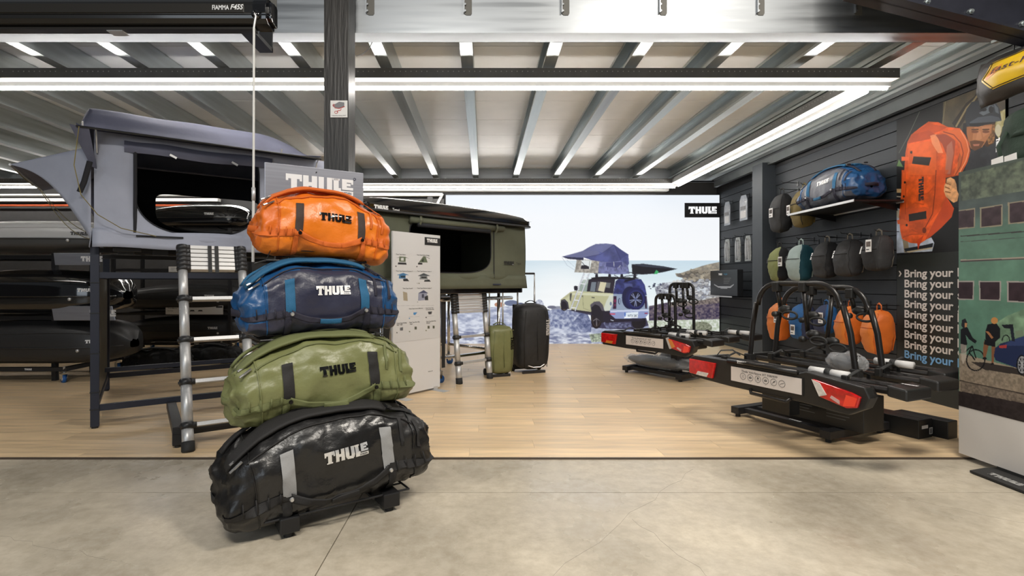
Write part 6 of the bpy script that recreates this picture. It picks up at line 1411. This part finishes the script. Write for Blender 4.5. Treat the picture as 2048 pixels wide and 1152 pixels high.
# ---- dark green backpack and yellow banner sack at the far right
def big_green():
    t = thing('backpack', 'dark green backpack with two white tags above the display banner', 'backpack', (4.02, 3.66, 1.93), R(-90))
    def body(i, j):
        z = i; a = 2 * PI * j; k = 2 / 2.5; c, s_ = math.cos(a), math.sin(a); e = (1 - abs(2 * z - 1) ** 7) ** .5 * (1 - .12 * z) if 0 < z < 1 else .03
        q = Vector((c * 2, s_ * 2, z * 3)); n_ = .018 * noise.noise(q * 1.5) + .008 * noise.noise(q * 4)
        return Vector(((.24 + n_) * math.copysign(abs(c) ** k, c) * e, (.19 + n_) * math.copysign(abs(s_) ** k, s_) * e, .56 * z))
    MB().grid(body, 30, 40, wv=True).obj('pack_body', cgn, t, smooth=2)
    MB().grid(lambda i, j: Vector(((-.20 + .40 * i), -.10 - .07 * math.sin(PI * i) + .02 * j, .30 + .15 * j + .03 * math.sin(PI * i))), 16, 6).obj('lid_flap', cgn, t, smooth=2, solid=.02)
    for x in (-.10, .10): MB().tube([(x, -.19, .10), (x * 1.1, -.215, .28), (x * .9, -.13, .46)], .011, 6, sq=(1.6, .5)).obj('front_strap', cgn, t, smooth=2)
    m = MB(); logo(m, 0, 0, .028, lambda x, z: Vector((-.185 + z + x * .25, -.155 - x * .28, .36 - x))); m.obj('logo', MATS['logow'], t)
    for x, rzz in ((-.15, -.05), (-.055, .06)):
        g = MB().ext([(x, -.225, .19), (x + .085, -.225, .20), (x + .09, -.222, .06), (x - .002, -.222, .05)], (0, -.002, 0)).obj('swing_tag', MATS['paper'], t); MB().b2((x + .01, -.229, .07), (x + .078, -.2265, .15)).obj('tag_picture', MATS['tagpic'], g)
    hook(3.60, 2.45, 'black wall hook carrying the dark green backpack', .50)
big_green()
def sack():
    t = thing('banner_sack', 'grey sack with a yellow printed panel hanging at the top right corner', 'bag', (3.90, 4.0, 2.74), R(-90)); 
    def body(i, j, off=0):
        x = 1.25 * i; a = 2 * PI * j; e = 1 if i > .12 else (.25 + .75 * (i / .12) ** .5); fl = 1.0 if i > .1 else 1
        ry = .13 * (.55 + .45 * min(1, i / .2)); rz_ = .16 * (1.05 - .08 * min(1, i * 4)); n_ = .012 * noise.noise(Vector((x * 6, math.cos(a) * 2, math.sin(a) * 2))) * (1.6 - i)
        if i < .03: ry = .03
        return Vector((x, -(ry + n_ + off) * math.cos(a), (rz_ + n_ + off) * math.sin(a)))
    MB().grid(body, 40, 40, wv=True).obj('sack_body', cl('sack', (.055, .052, .050), .55), t, smooth=2)
    MB().grid(lambda j, k: body(1e-3, j) * 1.0 if k == 0 else Vector((.0, 0, body(1e-3, j).z * .98)), 40, 2, wu=True).obj('end_seam', MATS['cloth_sack'], t)
    ye = mat('yellowpanel', (.72, .46, .01), .35)
    def pan(i, j, off=.004):
        x0 = .10 + .10 * abs(2 * j - 1) ** 1 ; x = x0 + (1.2 - x0) * i; a = -.62 + 1.25 * j; return body(x / 1.25, a / (2 * PI), off)
    MB().grid(pan, 30, 16).obj('yellow_panel', ye, t, smooth=2)
    for off_, r_ in ((.06, .0025), (.045, .0015)):
        m = MB(); pts = [pan(1 - k / 14, off_, .006) for k in range(15)] + [pan(0 + .02, off_ + (1 - 2 * off_) * k / 12, .006) for k in range(13)] + [pan(k / 14, 1 - off_, .006) for k in range(15)]
        m.tube(pts, r_, 4); m.obj('stitched_border', mat('brownink', (.05, .03, .015), .6), t)
    def fn(x, z): a = math.asin(max(-.9, min(.9, z / .155))); return body(max(.01, x / 1.25), a / (2 * PI), .008)
    m = MB(); text(m, 'East-Fly', .20, .012, .036, fn, .01, width=.34, shear=.3); m.obj('panel_lettering', mat('violetink', (.06, .03, .05), .6), t, smooth=2)
    m = MB(); m.grid(lambda i, j: pan(.04 + .10 * i, .42 + .25 * j + .10 * i, .006), 4, 5); m.obj('orange_flash', mat('flash', (.75, .28, .04), .4), t)
    for x in (.25, 1.0): MB().tube([(x, 0, .12), (x, 0, .30)], .006, 6).obj('suspension_cord', MATS['wire'], t)
    MB().b2((.1, -.02, .29), (1.2, .02, .31)).obj('hanging_rail', MATS['galv'], t)
sack()
# ================================================================== roof boxes on racks at the left
bg = mat('boxgloss', (.006, .006, .007), .10, coat=.7); bm_ = mat('boxmatte', (.022, .022, .023), .45, bump=.06, bscale=200); gyb = mat('boxgrey', (.42, .42, .42), .32); gyl = mat('boxgreyl', (.05, .05, .05), .5)
def roofbox(label, loc, L, W, H, top, low, sd=0, lg='logow', nose=-1, lx=.72, group='roof boxes on the racks'):
    t = thing('roof_box', label, 'roof box', loc, 0, group)
    def shell(i, j, up):
        x = -1 + 2 * i; xx = x * nose * -1       # nose at -x when nose=-1
        e = (1 - abs(x) ** 6) ** .45 if abs(x) < 1 else .0
        hh = .50 + .50 * math.sin(PI / 2 * min(1, (x * -nose + 1) / 1.15)) if True else 1
        wd = W / 2 * (1 - .25 * max(0, -x * -nose) ** 2) * max(e, .02); a = PI * j; k = 2 / 3.2; c, s_ = math.cos(a), math.sin(a)
        y = -wd * math.copysign(abs(c) ** k, c)
        if up: z = H * .42 + H * .58 * hh * abs(s_) ** k * max(e, .02) + (.018 * H * math.sin(c * 9) * (abs(s_) > .55))
        else: z = H * .42 - H * .40 * abs(s_) ** (2 / 4) * max(e, .02)
        return Vector((L / 2 * x, y, z))
    MB().grid(lambda i, j: shell(.002 + .996 * i, j, 1), 60, 30).obj('lid', top, t, smooth=2); MB().grid(lambda i, j: shell(.002 + .996 * i, j, 0), 60, 22).obj('base_shell', low, t, smooth=2)
    m = MB(); m.tube([shell(.01 + .98 * k / 40, .0, 1) + Vector((0, -.004, 0)) for k in range(41)], .008, 6); m.obj('rim', low, t, smooth=2)
    m = MB(); m.tube([shell(.10 + .8 * k / 30, .10 + .04 * k / 30, 1) + Vector((0, -.002, .0)) for k in range(31)], .006, 6); m.obj('lid_crease', top, t, smooth=2)
    def side(x, z):
        i = (x / (L / 2) + 1) / 2; p = shell(i, 0, 1); hh = shell(i, .5, 1).z; q = max(0, min(.95, (z - p.z) / max(.01, hh - p.z))); k = 3.2 / 2
        s_ = q ** k; jj = math.asin(min(1, s_)) / PI; v = shell(i, jj, 1); return Vector((v.x, v.y - .006, z))
    m = MB(); logo(m, L * lx * .5, H * .52, .040, side, sub=2); m.obj('logo', MATS[lg], t, smooth=2)
    for x in (-.3, .35): MB().cyl((L * x, -W / 2 * .95, H * .36), .018, .02, 'y', 12).obj('lock', MATS['alu'], t, smooth=2)
    return t
def rack(label, x0, x1, y0, y1, lev, top):
    t = thing('storage_rack', label, 'rack', (x0, y0, 0), 0); sb = MATS['satblack']; dx = x1 - x0; dy = y1 - y0
    for x in (0, dx):
        for y in (0, dy): MB().b2((x - .025, y - .025, 0), (x + .025, y + .025, top)).obj('upright', sb, t)
    for z in lev:
        for y in (0, dy): MB().b2((0, y - .02, z - .05), (dx, y + .02, z - .005)).obj('cross_beam', sb, t)
        for x in (.25, dx / 2, dx - .25): MB().b2((x - .02, 0, z - .03), (x + .02, dy, z)).obj('shelf_bar', sb, t)
    return t
def dolly(label, x0, x1, y0, y1, z):
    t = thing('wheeled_dolly', label, 'dolly', (x0, y0, 0), 0, 'dollies under roof boxes'); dx = x1 - x0; dy = y1 - y0
    for y in (.02, dy - .02): MB().b2((0, y - .03, z - .055), (dx, y + .03, z - .01)).obj('side_beam', MATS['satblack'], t)
    for x in (.1, dx - .06): MB().b2((x - .03, 0, z - .06), (x + .03, dy, z - .012)).obj('cross_beam', MATS['satblack'], t)
    for x in (.08, dx - .06):
        for y in (.02, dy - .02):
            MB().cyl((x, y, .05), .05, .03, (.5, .8, 0), 22).obj('castor_wheel', MATS['castorblue'], t, smooth=2)
            MB().cyl((x, y, .05), .022, .036, (.5, .8, 0), 14).obj('castor_hub', MATS['alu'], t, smooth=2)
            MB().bar((x - .03, y + .02, .115), (x + .03, y - .02, .115), .05, .02).bar((x + .012, y + .02, .11), (x + .012, y + .02, .05), .04, .004).bar((x - .012, y - .02, .11), (x - .012, y - .02, .05), .04, .004).obj('castor_fork', MATS['chrome'], t)
    MB().bar((dx - .06, .03, .12), (dx - .02, -.02, .20), .02, .012).obj('brake_lever', MATS['alu'], t)
    m = MB(); logo(m, dx - .5, z - .042, .022, lambda x, zz: Vector((x, -.012, zz))); m.obj('beam_logo', MATS['logow'], t)
rack('tall black steel rack holding roof boxes at the far left', -7.6, -5.25, 6.25, 6.85, (.80, 1.545), 1.62)
roofbox('pale grey roof box lying on top of the left rack', (-5.74, 6.42, 1.555), 2.5, .95, .40, gyb, gyl, lg='ink')
roofbox('glossy black roof box on the middle level of the left rack', (-5.72, 6.42, .81), 2.5, .95, .55, bg, bg, lx=.76)
roofbox('matte dark roof box on the blue wheeled dolly at far left', (-5.68, 6.45, .205), 2.55, .92, .54, bm_, bm_, lx=.76)
dolly('low dolly with blue castors under the matte roof box at far left', -7.0, -4.98, 6.10, 7.05, .20)
rack('black rack with roof boxes behind the ladder', -6.35, -4.35, 8.75, 9.5, (.70, 1.45, 2.10), 2.14)
roofbox('black roof box on the top level of the rear rack, behind the tent window', (-5.05, 9.1, 2.12), 2.0, .85, .46, bg, bg, lx=.3)
roofbox('black roof box on the middle level of the rear rack', (-5.3, 9.1, .72), 2.2, .85, .46, bm_, bm_, lx=.5)
roofbox('black roof box lowest on the rear rack, above the dolly', (-5.3, 9.1, .185), 2.2, .85, .44, bm_, bm_, lx=.55)
dolly('low dolly with blue castors under the lowest rear roof box', -6.2, -4.5, 8.82, 9.45, .18)
def plate(u0, u1, v0, v1, D, label, lean, kind):
    a = at(u0, v1, D); b = at(u1, v0, D); t = thing('price_board', label, 'sign', (a.x, D, a.z), 0, 'boards on the roof box racks'); w_ = b.x - a.x; h = b.z - a.z
    P = [(0 - lean, 0), (w_ - lean * .2, 0), (w_ - lean, h), (-lean * 1.6, h)] if kind == 'metal' else [(0, 0), (w_, 0), (w_, h), (0, h)]
    MB().ext([(x, 0, z) for x, z in P], (0, .012, 0)).obj('board', MATS['brushed'] if kind == 'metal' else MATS['paper'], t, bev=.003)
    m = MB()
    if kind == 'metal': logo(m, w_ * .55, h * .28, h * .45, lambda x, z: Vector((x, -.002, z))); m.obj('logo', MATS['logow'], t)
    else:
        text(m, 'Thule Motion', .04, h * .62, h * .14, lambda x, z: Vector((x, -.002, z)), .01); text(m, 'Roof box', .04, h * .36, h * .12, lambda x, z: Vector((x, -.002, z)), .01); m.obj('lettering', MATS['inkgrey'], t)
        for q in (.42, .56): MB().ext([(w_ * q, -.002, h * .35), (w_ * (q + .09), -.002, h * .35), (w_ * (q + .075), -.002, h * .5), (w_ * (q + .02), -.002, h * .5)], (0, .001, 0)).obj('printed_box', MATS['ink'], t)
        MB().b2((w_ * .88, -.003, h * .75), (w_ * .99, 0, h * .93)).obj('logo_plate', MATS['ink'], t)
    return t
plate(115, 200, 506, 530, 5.98, 'brushed metal board above the glossy black roof box', .03, 'metal')
plate(116, 232, 612, 641, 5.98, 'brushed metal board between the two lower left roof boxes', .05, 'metal')
plate(331, 446, 611, 629, 8.716, 'white printed board between the two rear roof boxes', 0, 'white')
plate(337, 442, 533, 544, 8.716, 'thin white printed board above the upper rear roof box', 0, 'white')
kk = (cbk, cbk, wk, wk, wk)
for lb, x, y, rzz, L, sd in (('black soft bag lying on the wood floor under the tent stand', -4.62, 7.25, 8, .85, 11), ('black soft bag lying behind the first one on the wood floor', -4.1, 7.75, -6, .9, 12)):
    add_duffel('cargo_bag', lb, (x, y, .006), R(rzz), L * .95, .34, .24, None, sd, 0, .02, .03, 0, 'black cargo bags on the floor', colors=kk, logo_m='ink')
# a folding chair-like black leg and small sign behind the stack
print('objects', len(bpy.data.objects), 'verts', sum(len(m.vertices) for m in bpy.data.meshes))
